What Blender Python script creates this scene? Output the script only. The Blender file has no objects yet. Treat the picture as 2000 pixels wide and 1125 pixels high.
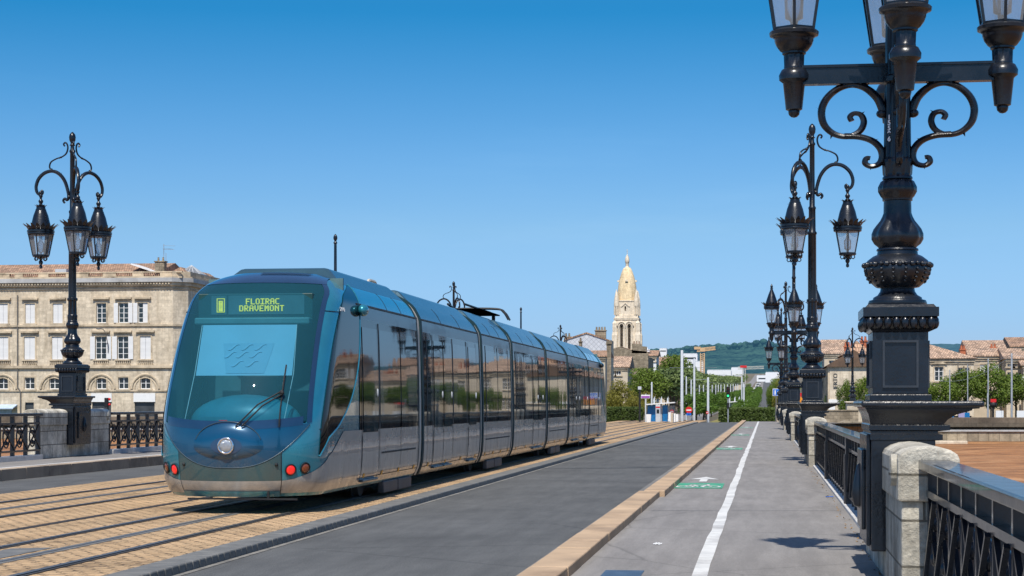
import bpy, math, random
from mathutils import Vector, Matrix
R = math.radians
PI = math.pi
SC = bpy.context.scene
COL = SC.collection
F = 3600.0
TH = math.atan(495/3600)
EYE = 1.55

def sx(u, Y):                       # lateral position of a photo column on the line Y = const
    return Y*math.tan(math.atan((u-1000)/F)-TH)
def sz(u, v, Y):                    # height of a photo point standing at distance Y
    zc = Y*math.cos(TH)-sx(u, Y)*math.sin(TH)
    return EYE-(v-788)/F*zc

# ------------------------------------------------------------------ mesh helper
class MB:
    def __init__(s): s.v=[]; s.f=[]; s.m=[]; s.cur=0
    def add(s, vs, fs):
        n=len(s.v); s.v+= [tuple(p) for p in vs]; s.f+=[tuple(i+n for i in f) for f in fs]; s.m+=[s.cur]*len(fs); return s
    def poly(s, *p): return s.add(p, [tuple(range(len(p)))])
    def box(s, x0,x1,y0,y1,z0,z1):
        return s.add([(x0,y0,z0),(x1,y0,z0),(x1,y1,z0),(x0,y1,z0),(x0,y0,z1),(x1,y0,z1),(x1,y1,z1),(x0,y1,z1)],
            [(0,3,2,1),(4,5,6,7),(0,1,5,4),(1,2,6,5),(2,3,7,6),(3,0,4,7)])
    def frus(s, a, za, b, zb, cx=0, cy=0):   # a,b=(hx,hy)
        v=[(cx+i*h[0],cy+j*h[1],z) for h,z in((a,za),(b,zb)) for i,j in((-1,-1),(1,-1),(1,1),(-1,1))]
        return s.add(v,[(0,3,2,1),(4,5,6,7),(0,1,5,4),(1,2,6,5),(2,3,7,6),(3,0,4,7)])
    def lathe(s, prof, seg=24, cx=0, cy=0, z0=0, rot=0, cap=True):
        vs=[];fs=[]
        for p in prof:
            r,z=p[0],p[1]; am=p[2] if len(p)>2 else 0; nl=p[3] if len(p)>3 else 0
            for i in range(seg):
                a=rot+2*PI*i/seg; rr=r*(1+am*math.cos(nl*a)) if am else r
                vs.append((cx+rr*math.cos(a),cy+rr*math.sin(a),z0+z))
        for k in range(len(prof)-1):
            for i in range(seg):
                j=(i+1)%seg; fs.append((k*seg+i,k*seg+j,(k+1)*seg+j,(k+1)*seg+i))
        if cap:
            fs.append(tuple(range(seg-1,-1,-1))); n=(len(prof)-1)*seg; fs.append(tuple(range(n,n+seg)))
        return s.add(vs,fs)
    def ball(s, c, r, seg=12, rings=8):
        rx,ry,rz = r if isinstance(r,(tuple,list)) else (r,r,r)
        vs=[(c[0],c[1],c[2]-rz)];fs=[]
        for k in range(1,rings):
            t=-PI/2+PI*k/rings
            for i in range(seg):
                a=2*PI*i/seg; vs.append((c[0]+rx*math.cos(t)*math.cos(a),c[1]+ry*math.cos(t)*math.sin(a),c[2]+rz*math.sin(t)))
        vs.append((c[0],c[1],c[2]+rz))
        for i in range(seg): fs.append((0,1+(i+1)%seg,1+i))
        for k in range(rings-2):
            for i in range(seg):
                j=(i+1)%seg; fs.append((1+k*seg+i,1+k*seg+j,1+(k+1)*seg+j,1+(k+1)*seg+i))
        n=1+(rings-2)*seg
        for i in range(seg): fs.append((n+i,n+(i+1)%seg,len(vs)-1))
        return s.add(vs,fs)
    def tube(s, pts, r, seg=8, closed=False):
        pts=[Vector(p) for p in pts]; n=len(pts)
        rs=r if isinstance(r,(list,tuple)) else [r]*n
        vs=[];fs=[];up=None
        for i,p in enumerate(pts):
            if closed: t=pts[(i+1)%n]-pts[i-1]
            else: t=pts[min(i+1,n-1)]-pts[max(i-1,0)]
            t=t.normalized() if t.length>1e-9 else Vector((0,0,1))
            if up is None:
                up=t.orthogonal().normalized()
            up=(up-t*up.dot(t)); up=up.normalized() if up.length>1e-6 else t.orthogonal().normalized()
            b=t.cross(up)
            for k in range(seg):
                a=2*PI*k/seg; vs.append(p+(up*math.cos(a)+b*math.sin(a))*rs[i])
        for i in range(n if closed else n-1):
            for k in range(seg):
                j=(k+1)%seg; i2=(i+1)%n; fs.append((i*seg+k,i*seg+j,i2*seg+j,i2*seg+k))
        if not closed:
            fs.append(tuple(range(seg-1,-1,-1))); fs.append(tuple(range((n-1)*seg,n*seg)))
        return s.add(vs,fs)
    def bar(s, p, q, w, d, up=(0,0,1)):
        p=Vector(p);q=Vector(q);t=(q-p).normalized();u=Vector(up)
        if abs(t.dot(u))>.98: u=Vector((0,1,0))
        a=t.cross(u).normalized(); b=a.cross(t).normalized()
        v=[e+a*i*w/2+b*j*d/2 for e in(p,q) for i,j in((-1,-1),(1,-1),(1,1),(-1,1))]
        return s.add(v,[(0,3,2,1),(4,5,6,7),(0,1,5,4),(1,2,6,5),(2,3,7,6),(3,0,4,7)])
    def prism(s, pts, d):           # extrude polygon (list of 3d points) by vector d
        n=len(pts); d=Vector(d); a=[Vector(p) for p in pts]; b=[p+d for p in a]
        return s.add(a+b,[tuple(range(n-1,-1,-1)),tuple(range(n,2*n))]+[(i,(i+1)%n,n+(i+1)%n,n+i) for i in range(n)])
    def grid(s, fn, nu, nv):
        vs=[fn(i/nu,j/nv) for j in range(nv+1) for i in range(nu+1)]
        return s.add(vs,[(j*(nu+1)+i,j*(nu+1)+i+1,(j+1)*(nu+1)+i+1,(j+1)*(nu+1)+i) for j in range(nv) for i in range(nu)])
    def mesh(s, name, mats, smooth=None):
        me=bpy.data.meshes.new(name); me.from_pydata(s.v,[],s.f)
        if not isinstance(mats,(list,tuple)): mats=[mats]
        for m in mats: me.materials.append(m)
        if any(s.m): me.polygons.foreach_set('material_index', s.m)
        if smooth is not None:
            me.polygons.foreach_set('use_smooth',[True]*len(me.polygons))
            if smooth<179: me.set_sharp_from_angle(angle=R(smooth))
        me.update(); return me
    def build(s, name, mats, parent=None, smooth=None, bevel=None, loc=None):
        o=bpy.data.objects.new(name, s.mesh(name,mats,smooth)); COL.objects.link(o)
        if parent: o.parent=parent
        if loc: o.location=loc
        if bevel:
            b=o.modifiers.new('Bevel','BEVEL'); b.width=bevel; b.segments=2; b.limit_method='ANGLE'; b.angle_limit=R(40)
        return o

def tag(o, label=None, cat=None, group=None, kind=None):
    if label: o['label']=label
    if cat: o['category']=cat
    if group: o['group']=group
    if kind: o['kind']=kind
    return o
def empty(name, loc, label=None, cat=None, group=None, rz=0):
    o=bpy.data.objects.new(name,None); COL.objects.link(o); o.location=loc; o.rotation_euler=(0,0,rz); o.empty_display_size=.3
    return tag(o,label,cat,group)
KIDS={}
def kids(o):
    return [c for c in COL.objects if c.parent==o]
def dup(o, parent=None, memo=None):
    if memo is None:
        memo={}
        for c in COL.objects:
            if c.parent: memo.setdefault(c.parent.name,[]).append(c)
    c=o.copy(); COL.objects.link(c); c.parent=parent
    for ch in memo.get(o.name,[]): dup(ch,c,memo)
    return c

# ------------------------------------------------------------------ materials
def new_mat(name):
    m=bpy.data.materials.new(name); m.use_nodes=True
    nt=m.node_tree; b=nt.nodes['Principled BSDF']; return m,nt,b
def nd(nt,t,**k):
    n=nt.nodes.new(t)
    for a,v in k.items():
        if a in n.inputs and not hasattr(n,a): n.inputs[a].default_value=v
        else: setattr(n,a,v)
    return n
def c4(c): return (c[0],c[1],c[2],1)
def ramp(nt, stops, interp='LINEAR'):
    r=nt.nodes.new('ShaderNodeValToRGB'); e=r.color_ramp.elements; r.color_ramp.interpolation=interp
    while len(e)<len(stops): e.new(.5)
    for i,(p,c) in enumerate(stops): e[i].position=p; e[i].color=c4(c) if len(c)==3 else c
    return r
def noise(nt, scale, detail=5, rough=.6, vec=None, dist=0):
    n=nt.nodes.new('ShaderNodeTexNoise'); n.inputs['Scale'].default_value=scale; n.inputs['Detail'].default_value=detail
    n.inputs['Roughness'].default_value=rough; n.inputs['Distortion'].default_value=dist
    if vec: nt.links.new(vec,n.inputs['Vector'])
    return n
def coords(nt, scale=(1,1,1), kind='Object', rot=(0,0,0)):
    t=nt.nodes.new('ShaderNodeTexCoord'); m=nt.nodes.new('ShaderNodeMapping'); m.inputs['Scale'].default_value=scale; m.inputs['Rotation'].default_value=rot
    nt.links.new(t.outputs[kind],m.inputs['Vector']); return m.outputs['Vector']
def mixc(nt, a, b, fac, mode='MIX'):
    m=nt.nodes.new('ShaderNodeMix'); m.data_type='RGBA'; m.blend_type=mode
    for s,x in ((6,a),(7,b)):
        if hasattr(x,'is_linked') or isinstance(x,bpy.types.NodeSocket): nt.links.new(x,m.inputs[s])
        else: m.inputs[s].default_value=c4(x)
    if isinstance(fac,bpy.types.NodeSocket): nt.links.new(fac,m.inputs[0])
    else: m.inputs[0].default_value=fac
    return m.outputs[2]
def bump(nt, h, strength=.3, dist=.02, b=None):
    n=nt.nodes.new('ShaderNodeBump'); n.inputs['Strength'].default_value=strength; n.inputs['Distance'].default_value=dist
    nt.links.new(h,n.inputs['Height'])
    if b: nt.links.new(n.outputs[0],b.inputs['Normal'])
    return n
def pm(name, col, rough=.5, metal=0, var=.25, scale=3, bmp=0, bscale=None, coat=0, spec=None, dirt=None, ior=None, stretch=(1,1,1)):
    """painted / plain surface with noise variation in colour and roughness"""
    m,nt,b=new_mat(name); vec=coords(nt,stretch)
    n=noise(nt,scale,6,.6,vec)
    lo=tuple(c*(1-var) for c in col); hi=tuple(min(1,c*(1+var)) for c in col)
    r=ramp(nt,[(.3,lo),(.7,hi)]); nt.links.new(n.outputs['Fac'],r.inputs['Fac']); out=r.outputs['Color']
    if dirt:
        n2=noise(nt,scale*.37,8,.7,vec); r2=ramp(nt,[(.5,(0,0,0)),(.68,(1,1,1))]); nt.links.new(n2.outputs['Fac'],r2.inputs['Fac'])
        out=mixc(nt,out,dirt,r2.outputs['Color'])
    nt.links.new(out,b.inputs['Base Color'])
    b.inputs['Metallic'].default_value=metal
    rr=ramp(nt,[(.2,(max(0,rough*.75),)*3),(.8,(min(1,rough*1.25),)*3)]); nt.links.new(n.outputs['Fac'],rr.inputs['Fac']); nt.links.new(rr.outputs['Color'],b.inputs['Roughness'])
    if coat: b.inputs['Coat Weight'].default_value=coat; b.inputs['Coat Roughness'].default_value=.03
    if spec is not None: b.inputs['Specular IOR Level'].default_value=spec
    if ior: b.inputs['IOR'].default_value=ior
    if bmp:
        n3=noise(nt,bscale or scale*6,4,.6,vec); bump(nt,n3.outputs['Fac'],bmp,.02,b)
    return m

def stone(name, col, dark, bw=.6, bh=.3, mortar=.012, joint=.6, stain=.5, axis='xy', var=.2, bmp=.5, noise_s=1.2, jointcol=None):
    """ashlar: brick joints on vertical faces, blotches and weather stains"""
    m,nt,b=new_mat(name)
    t=nt.nodes.new('ShaderNodeTexCoord'); sp=nt.nodes.new('ShaderNodeSeparateXYZ'); nt.links.new(t.outputs['Object'],sp.inputs[0])
    ad=nd(nt,'ShaderNodeMath',operation='ADD'); nt.links.new(sp.outputs[0],ad.inputs[0]); nt.links.new(sp.outputs[1],ad.inputs[1])
    cb=nt.nodes.new('ShaderNodeCombineXYZ'); nt.links.new(ad.outputs[0],cb.inputs[0]); nt.links.new(sp.outputs[2],cb.inputs[1])
    br=nt.nodes.new('ShaderNodeTexBrick'); nt.links.new(cb.outputs[0],br.inputs['Vector'])
    br.inputs['Scale'].default_value=1; br.inputs['Brick Width'].default_value=bw; br.inputs['Row Height'].default_value=bh
    br.inputs['Mortar Size'].default_value=mortar; br.inputs['Mortar Smooth'].default_value=.3
    br.inputs['Color1'].default_value=c4(tuple(c*(1+var) for c in col)); br.inputs['Color2'].default_value=c4(tuple(c*(1-var) for c in col))
    jc=jointcol or dark
    br.inputs['Mortar'].default_value=c4(tuple(c*(1-joint)+d*joint for c,d in zip(col,jc)))
    n=noise(nt,noise_s,8,.7,t.outputs['Object']); r=ramp(nt,[(.42,(0,0,0)),(.72,(stain,)*3)]); nt.links.new(n.outputs['Fac'],r.inputs['Fac'])
    o=mixc(nt,br.outputs['Color'],dark,r.outputs['Color'])
    n2=noise(nt,noise_s*9,6,.7,t.outputs['Object']); r2=ramp(nt,[(.3,(.72,)*3),(.65,(1.1,)*3)]); nt.links.new(n2.outputs['Fac'],r2.inputs['Fac'])
    o=mixc(nt,o,r2.outputs['Color'],1,'MULTIPLY')
    ns=noise(nt,1.6,6,.7,coords(nt,(1,1,.10))); rs=ramp(nt,[(.30,(.66,.63,.58)),(.56,(1.04,1.04,1.04))]); nt.links.new(ns.outputs['Fac'],rs.inputs['Fac'])
    o=mixc(nt,o,rs.outputs['Color'],.8,'MULTIPLY')
    nt.links.new(o,b.inputs['Base Color']); b.inputs['Roughness'].default_value=.88
    ma=nd(nt,'ShaderNodeMath',operation='MULTIPLY_ADD'); nt.links.new(br.outputs['Fac'],ma.inputs[0]); ma.inputs[1].default_value=-.8; nt.links.new(n2.outputs['Fac'],ma.inputs[2])
    bump(nt,ma.outputs[0],bmp,.03,b)
    return m

def tiles(name, col, pitch=.28):
    m,nt,b=new_mat(name); vec=coords(nt)
    br=nt.nodes.new('ShaderNodeTexBrick'); nt.links.new(vec,br.inputs['Vector'])
    br.inputs['Scale'].default_value=1; br.inputs['Brick Width'].default_value=pitch; br.inputs['Row Height'].default_value=pitch*1.6
    br.inputs['Mortar Size'].default_value=.03; br.inputs['Bias'].default_value=-.1
    br.inputs['Color1'].default_value=c4(tuple(min(1,c*1.45) for c in col)); br.inputs['Color2'].default_value=c4(tuple(c*.6 for c in col)); br.inputs['Mortar'].default_value=c4(tuple(c*.4 for c in col))
    n=noise(nt,.8,8,.7,vec); r=ramp(nt,[(.3,(.6,.62,.66)),(.7,(1.25,1.18,1.1))]); nt.links.new(n.outputs['Fac'],r.inputs['Fac'])
    o=mixc(nt,br.outputs['Color'],r.outputs['Color'],1,'MULTIPLY'); nt.links.new(o,b.inputs['Base Color']); b.inputs['Roughness'].default_value=.85
    w=nd(nt,'ShaderNodeTexWave'); w.bands_direction='X'; w.inputs['Scale'].default_value=1/pitch/3.2; nt.links.new(vec,w.inputs['Vector'])
    bump(nt,w.outputs['Fac'],.8,.06,b); return m

def leafm(name, dark, light, scale=.9, trans=.35):
    m,nt,b=new_mat(name)
    g=nt.nodes.new('ShaderNodeNewGeometry'); oi=nt.nodes.new('ShaderNodeObjectInfo')
    n=noise(nt,scale,5,.65,g.outputs['Position'])
    n2=noise(nt,scale*7,2,.5,g.outputs['Position'])
    ma=nd(nt,'ShaderNodeMath',operation='MULTIPLY_ADD'); nt.links.new(n2.outputs['Fac'],ma.inputs[0]); ma.inputs[1].default_value=.7; nt.links.new(n.outputs['Fac'],ma.inputs[2])
    mb=nd(nt,'ShaderNodeMath',operation='MULTIPLY_ADD'); nt.links.new(oi.outputs['Random'],mb.inputs[0]); mb.inputs[1].default_value=.25; nt.links.new(ma.outputs[0],mb.inputs[2])
    r=ramp(nt,[(.55,dark),(1.0,light)]); nt.links.new(mb.outputs[0],r.inputs['Fac'])
    nt.links.new(r.outputs['Color'],b.inputs['Base Color']); b.inputs['Roughness'].default_value=.55; b.inputs['Specular IOR Level'].default_value=.3
    tr=nt.nodes.new('ShaderNodeBsdfTranslucent'); nt.links.new(r.outputs['Color'],tr.inputs['Color'])
    mx=nt.nodes.new('ShaderNodeMixShader'); mx.inputs[0].default_value=trans
    nt.links.new(b.outputs[0],mx.inputs[1]); nt.links.new(tr.outputs[0],mx.inputs[2]); nt.links.new(mx.outputs[0],nt.nodes['Material Output'].inputs[0])
    return m

def emit(name, col, strength=1):
    m,nt,b=new_mat(name); vec=coords(nt); n=noise(nt,40,2,.5,vec); r=ramp(nt,[(.3,tuple(c*.85 for c in col)),(.7,col)]); nt.links.new(n.outputs['Fac'],r.inputs['Fac'])
    nt.links.new(r.outputs['Color'],b.inputs['Emission Color']); b.inputs['Emission Strength'].default_value=strength; b.inputs['Base Color'].default_value=c4(tuple(c*.3 for c in col)); return m

def seethru(name, tint, fac=.25, gloss_rough=.02, body=None, ior=1.5, bodyfac=.0):
    """tinted pane: transparent + Fresnel reflection (+ a little body colour)"""
    m,nt,b=new_mat(name); nt.nodes.remove(b)
    tr=nt.nodes.new('ShaderNodeBsdfTransparent')
    n=noise(nt,1.5,3,.5,coords(nt)); r=ramp(nt,[(.3,tuple(c*.93 for c in tint)),(.7,tint)]); nt.links.new(n.outputs['Fac'],r.inputs['Fac']); nt.links.new(r.outputs['Color'],tr.inputs['Color'])
    first=tr.outputs[0]
    if body:
        df=nt.nodes.new('ShaderNodeBsdfDiffuse'); df.inputs['Color'].default_value=c4(body); mx=nt.nodes.new('ShaderNodeMixShader'); mx.inputs[0].default_value=bodyfac
        nt.links.new(first,mx.inputs[1]); nt.links.new(df.outputs[0],mx.inputs[2]); first=mx.outputs[0]
    gl=nt.nodes.new('ShaderNodeBsdfGlossy'); gl.inputs['Roughness'].default_value=gloss_rough
    fr=nt.nodes.new('ShaderNodeFresnel'); fr.inputs['IOR'].default_value=ior
    ml=nd(nt,'ShaderNodeMath',operation='MULTIPLY'); nt.links.new(fr.outputs[0],ml.inputs[0]); ml.inputs[1].default_value=fac
    mx=nt.nodes.new('ShaderNodeMixShader'); nt.links.new(ml.outputs[0],mx.inputs[0]); nt.links.new(first,mx.inputs[1]); nt.links.new(gl.outputs[0],mx.inputs[2])
    nt.links.new(mx.outputs[0],nt.nodes['Material Output'].inputs[0]); return m

M={}
# tram
def tram_paint(name,col,metal,rough,wav=.0,coat=1.0):
    m,nt,b=new_mat(name); vec=coords(nt)
    n=noise(nt,2.2,6,.65,vec); r=ramp(nt,[(.3,tuple(c*.88 for c in col)),(.7,tuple(c*1.1 for c in col))]); nt.links.new(n.outputs['Fac'],r.inputs['Fac'])
    nt.links.new(r.outputs['Color'],b.inputs['Base Color']); b.inputs['Metallic'].default_value=metal; b.inputs['Roughness'].default_value=rough
    sp=nt.nodes.new('ShaderNodeSeparateXYZ'); nt.links.new(vec,sp.inputs[0])
    mr=nt.nodes.new('ShaderNodeMapRange'); mr.inputs['From Min'].default_value=1.0; mr.inputs['From Max'].default_value=.22; nt.links.new(sp.outputs[2],mr.inputs['Value'])
    nd_=noise(nt,3.0,7,.75,coords(nt,(1,1.6,.45))); rd=ramp(nt,[(.38,(0,0,0)),(.75,(.75,)*3)]); nt.links.new(nd_.outputs['Fac'],rd.inputs['Fac'])
    mg=nd(nt,'ShaderNodeMath',operation='MULTIPLY'); nt.links.new(mr.outputs[0],mg.inputs[0]); nt.links.new(rd.outputs['Color'],mg.inputs[1])
    nt.links.new(mixc(nt,r.outputs['Color'],(.13,.10,.07),mg.outputs[0]),b.inputs['Base Color'])
    rr2=nd(nt,'ShaderNodeMath',operation='MULTIPLY_ADD'); nt.links.new(mg.outputs[0],rr2.inputs[0]); rr2.inputs[1].default_value=.5; rr2.inputs[2].default_value=rough; nt.links.new(rr2.outputs[0],b.inputs['Roughness'])
    b.inputs['Coat Weight'].default_value=coat; b.inputs['Coat Roughness'].default_value=.02
    if wav:
        n2=noise(nt,1.1,2,.4,coords(nt,(1,1,.6))); bp=bump(nt,n2.outputs['Fac'],wav,.05,b); nt.links.new(bp.outputs[0],b.inputs['Coat Normal'])
    return m
M['teal']=tram_paint('teal metallic paint',(.030,.26,.36),.4,.26)
M['tealdark']=tram_paint('dark teal paint',(.025,.095,.125),.4,.3,.12)
M['roofteal']=tram_paint('roof panel paint',(.045,.105,.140),.35,.26,.10,.35)
M['deep']=tram_paint('deep blue gloss',(.005,.07,.15),.25,.22)
M['navy']=tram_paint('windscreen surround',(.020,.055,.12),.3,.2)
M['gtl']=tram_paint('grey teal bumper paint',(.045,.115,.135),.4,.32)
M['silver']=tram_paint('silver grey paint',(.44,.435,.42),.38,.27,.20,.5)
M['upper']=tram_paint('slate upper panel',(.045,.080,.105),.25,.28,.10,.15)
def dark_glass(name,col,wav,up=(0.03,.10,.12),ior=1.43):
    m,nt,b=new_mat(name); t=nt.nodes.new('ShaderNodeTexCoord')
    n=noise(nt,.9,4,.6,t.outputs['Object']); r=ramp(nt,[(.4,col),(.75,up)]); nt.links.new(n.outputs['Fac'],r.inputs['Fac'])
    nt.links.new(r.outputs['Color'],b.inputs['Base Color']); b.inputs['Roughness'].default_value=.03; b.inputs['IOR'].default_value=ior
    b.inputs['Coat Weight'].default_value=.0; b.inputs['Coat Roughness'].default_value=.0
    n2=noise(nt,.8,2,.4,coords(nt,(1,1,.5))); bump(nt,n2.outputs['Fac'],wav,.05,b)
    return m
M['pane']=dark_glass('tinted side glass',(.004,.022,.026),.07,(.014,.062,.074))
M['band']=dark_glass('black glazing band',(.004,.007,.010),.06,(.010,.015,.020),1.30)
M['archd']=tram_paint('section edge dark teal',(.010,.035,.042),.0,.6,0,0); M['archd'].node_tree.nodes['Principled BSDF'].inputs['Specular IOR Level'].default_value=.2
M['rubber']=pm('black rubber',(.012,.012,.013),.6,0,.3,8)
M['bellows']=pm('grey brown bellows',(.10,.085,.07),.8,0,.3,9,bmp=.4,bscale=30)
M['cream']=pm('cream gap trim',(.55,.50,.42),.5,0,.15,5)
M['under']=pm('dusty underframe grey',(.10,.10,.10),.65,.2,.4,4,bmp=.2,dirt=(.13,.10,.07))
M['black']=pm('matt black',(.01,.01,.011),.5,0,.3,6)
M['yellow']=pm('yellow sticker',(.7,.36,.02),.5,0,.1,10)
M['wind']=seethru('windscreen glass',(.40,.66,.76),.7,.01,body=(.07,.38,.52),bodyfac=.13,ior=1.45)
M['blind']=pm('pale sun blind',(.40,.62,.76),.8,0,.05,2)
M['blindmark']=pm('blind emblem print',(.33,.55,.70),.8,0,.06,3)
M['dash']=pm('teal dashboard',(.03,.22,.28),.35,0,.15,3)
M['cab']=pm('cab lining',(.09,.17,.18),.7,0,.3,2)
M['disp']=pm('display panel',(.012,.055,.05),.4,0,.15,6)
M['ledge']=pm('grey green ledge',(.14,.28,.28),.5,0,.15,4)
M['led']=emit('yellow green leds',(.95,.80,.06),1.25)
M['white_e']=pm('white lettering',(.95,.95,.95),.5,0,.03,8)
M['red']=pm('red lamp lens',(.75,.015,.01),.25,0,.15,60,bmp=.4,bscale=120,coat=1); 
_b=M['red'].node_tree.nodes['Principled BSDF']; _b.inputs['Emission Color'].default_value=(1,.02,.01,1); _b.inputs['Emission Strength'].default_value=.5
M['amber']=pm('amber lamp lens',(.22,.05,.012),.2,0,.2,40,coat=1)
M['chrome']=pm('chrome',(.8,.8,.8),.08,1,.05,5)
M['clear']=pm('clear lens',(.50,.52,.53),.06,.6,.2,30,bmp=.6,bscale=60,coat=1)
# ironwork
M['iron']=pm('blue black cast iron paint',(.006,.009,.015),.29,0,.4,4,bmp=.16,bscale=28,coat=.15,dirt=(.010,.012,.017))
def dusty(m,amount=.55,dust=(.085,.08,.07)):
    nt=m.node_tree; b=nt.nodes['Principled BSDF']; src=b.inputs['Base Color'].links[0].from_socket
    g=nt.nodes.new('ShaderNodeNewGeometry'); sp=nt.nodes.new('ShaderNodeSeparateXYZ'); nt.links.new(g.outputs['Normal'],sp.inputs[0])
    mr=nt.nodes.new('ShaderNodeMapRange'); mr.inputs['From Min'].default_value=.45; mr.inputs['From Max'].default_value=1.0; mr.inputs['To Max'].default_value=amount; nt.links.new(sp.outputs[2],mr.inputs['Value'])
    n=noise(nt,7,6,.7,coords(nt)); mu=nd(nt,'ShaderNodeMath',operation='MULTIPLY'); nt.links.new(mr.outputs[0],mu.inputs[0]); nt.links.new(n.outputs['Fac'],mu.inputs[1])
    nt.links.new(mixc(nt,src,dust,mu.outputs[0]),b.inputs['Base Color'])
dusty(M['iron'],.22)
M['ironedge']=pm('worn edge paint',(.034,.040,.050),.35,0,.2,12)  # panel frame bars, lighter than the iron
M['ironsat']=pm('satin grey railing paint',(.030,.030,.034),.34,0,.3,5,bmp=.1,bscale=50,coat=.35,dirt=(.045,.043,.042))
M['lglass']=seethru('lantern glass',(.88,.92,.96),1.2,.03,body=(.8,.85,.9),bodyfac=.22,ior=1.45)
M['white']=pm('white enamel',(.78,.78,.77),.45,0,.05,5)
M['whitewash']=pm('weathered white paint',(.66,.65,.63),.6,0,.12,3,dirt=(.45,.44,.42))
M['galv']=pm('galvanised steel',(.36,.38,.40),.45,.3,.2,3)
M['lgrey']=pm('light grey mast paint',(.50,.53,.56),.45,0,.1,2)
# stone & ground
M['pier']=stone('weathered limestone blocks',(.55,.515,.435),(.08,.07,.05),.62,.33,.01,.75,.80,bmp=.8,noise_s=1.9)
M['pierpale']=stone('pale limestone blocks',(.72,.68,.58),(.10,.085,.06),.62,.33,.01,.75,.75,bmp=.8,noise_s=1.9)  # pier stone copied lighter to brighten the shaded left parapet
M['facade']=stone('bordeaux limestone',(.70,.60,.46),(.33,.27,.20),.9,.38,.012,.35,.5,var=.13,bmp=.25,noise_s=.35)
M['facade2']=stone('pale limestone',(.72,.62,.48),(.38,.31,.23),.9,.4,.012,.3,.45,var=.1,bmp=.2,noise_s=.35)
M['trim']=pm('carved stone trim',(.56,.46,.33),.85,0,.25,1.1,bmp=.3,dirt=(.20,.16,.11))
M['trimgrey']=pm('lead covered cornice',(.42,.42,.42),.6,0,.2,.8,dirt=(.25,.24,.22))
M['rubble']=stone('old rubble masonry',(.34,.28,.20),(.09,.075,.055),.5,.28,.02,.4,.7,var=.25,bmp=.5,noise_s=.5)
M['quay']=stone('dark quay masonry',(.17,.135,.10),(.05,.042,.033),1.2,.5,.012,.5,.7,var=.18,bmp=.5,noise_s=.35)
M['ledgest']=stone('stained ledge stone',(.42,.35,.25),(.12,.10,.07),.8,1.4,.03,.6,.8,var=.2,bmp=.4,noise_s=.5)
M['church']=stone('white church stone',(.80,.70,.56),(.58,.47,.34),1.2,.5,.015,.2,.3,var=.06,bmp=.2,noise_s=.2)
M['dome']=stone('ochre spire stone',(.82,.65,.41),(.66,.48,.27),1.0,.45,.02,.3,.4,var=.12,bmp=.2,noise_s=.25)
M['tile']=tiles('terracotta roof tiles',(.40,.255,.17))
M['tile2']=tiles('pale terracotta tiles',(.46,.325,.235))
M['render']=pm('cream render',(.55,.47,.36),.9,0,.15,.5,dirt=(.36,.30,.22))
M['whiteb']=pm('white render',(.74,.75,.77),.85,0,.06,.3)
M['glassw']=pm('window glass',(.02,.028,.03),.06,0,.5,1.3,coat=.5)
M['shutter']=pm('white shutters',(.72,.72,.72),.6,0,.06,3,bmp=.5,bscale=14,stretch=(.1,.1,1))
M['chim']=pm('brick chimney',(.42,.13,.06),.9,0,.25,3,bmp=.4)
M['pipe']=pm('zinc pipe',(.16,.15,.14),.6,.1,.2,3)
M['shop']=pm('shop front dark',(.05,.055,.06),.3,0,.4,1)
M['awn']=pm('pale blue awning',(.45,.55,.68),.7,0,.15,2)
M['bluep']=pm('blue poster panel',(.01,.16,.42),.35,0,.3,2,dirt=(.05,.28,.5))
M['purple']=pm('purple sign',(.30,.08,.40),.5,0,.1,5)
M['lavender']=pm('lavender hoarding',(.36,.32,.52),.6,0,.1,5)
M['bluesign']=pm('blue sign',(.01,.13,.55),.4,0,.05,8)
M['redsign']=pm('red sign',(.62,.02,.02),.4,0,.05,8)
M['orange']=pm('orange panel',(.8,.28,.01),.5,0,.1,5)
M['crane']=pm('ochre crane paint',(.60,.40,.22),.6,0,.1,1)
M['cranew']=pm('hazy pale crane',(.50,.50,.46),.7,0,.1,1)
M['green_e']=emit('green signal',(.05,.9,.35),1.6)
M['greenmark']=pm('green road paint',(.05,.33,.19),.7,0,.3,6,bmp=.2,dirt=(.2,.27,.24))
M['roadwhite']=pm('road marking white',(.66,.66,.64),.7,0,.12,4,bmp=.2,dirt=(.42,.41,.40))
M['bark']=pm('bark',(.10,.075,.05),.9,0,.3,6,bmp=.8)
M['leafA']=leafm('leaves mid green',(.020,.044,.008),(.155,.225,.032))
M['leafB']=leafm('leaves olive',(.032,.040,.007),(.235,.215,.035))
M['leafC']=leafm('leaves fresh green',(.022,.055,.009),(.115,.205,.028))
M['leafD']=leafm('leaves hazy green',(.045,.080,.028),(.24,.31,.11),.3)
M['hedge']=leafm('hedge leaves',(.020,.036,.008),(.085,.125,.025),1.6,.2)
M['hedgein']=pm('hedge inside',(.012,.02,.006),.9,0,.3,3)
SKYRAMP=[(0,(.40,.50,.88)),(.041,(.33,.485,.80)),(.0934,(.335,.50,.69)),(.134,(.25,.47,.675)),(.2086,(.055,.39,.60)),(.5,(.47,.57,.70)),(1,(.58,.63,.72))]
def smooth_pts(P,n=6):
    out=[]
    for i in range(len(P)-1):
        p0=P[max(i-1,0)];p1=P[i];p2=P[i+1];p3=P[min(i+2,len(P)-1)]
        for k in range(n):
            t=k/n; out.append(tuple(.5*((2*p1[d])+(-p0[d]+p2[d])*t+(2*p0[d]-5*p1[d]+4*p2[d]-p3[d])*t*t+(-p0[d]+3*p1[d]-3*p2[d]+p3[d])*t**3) for d in range(len(p1))))
    out.append(tuple(P[-1])); return out
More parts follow.
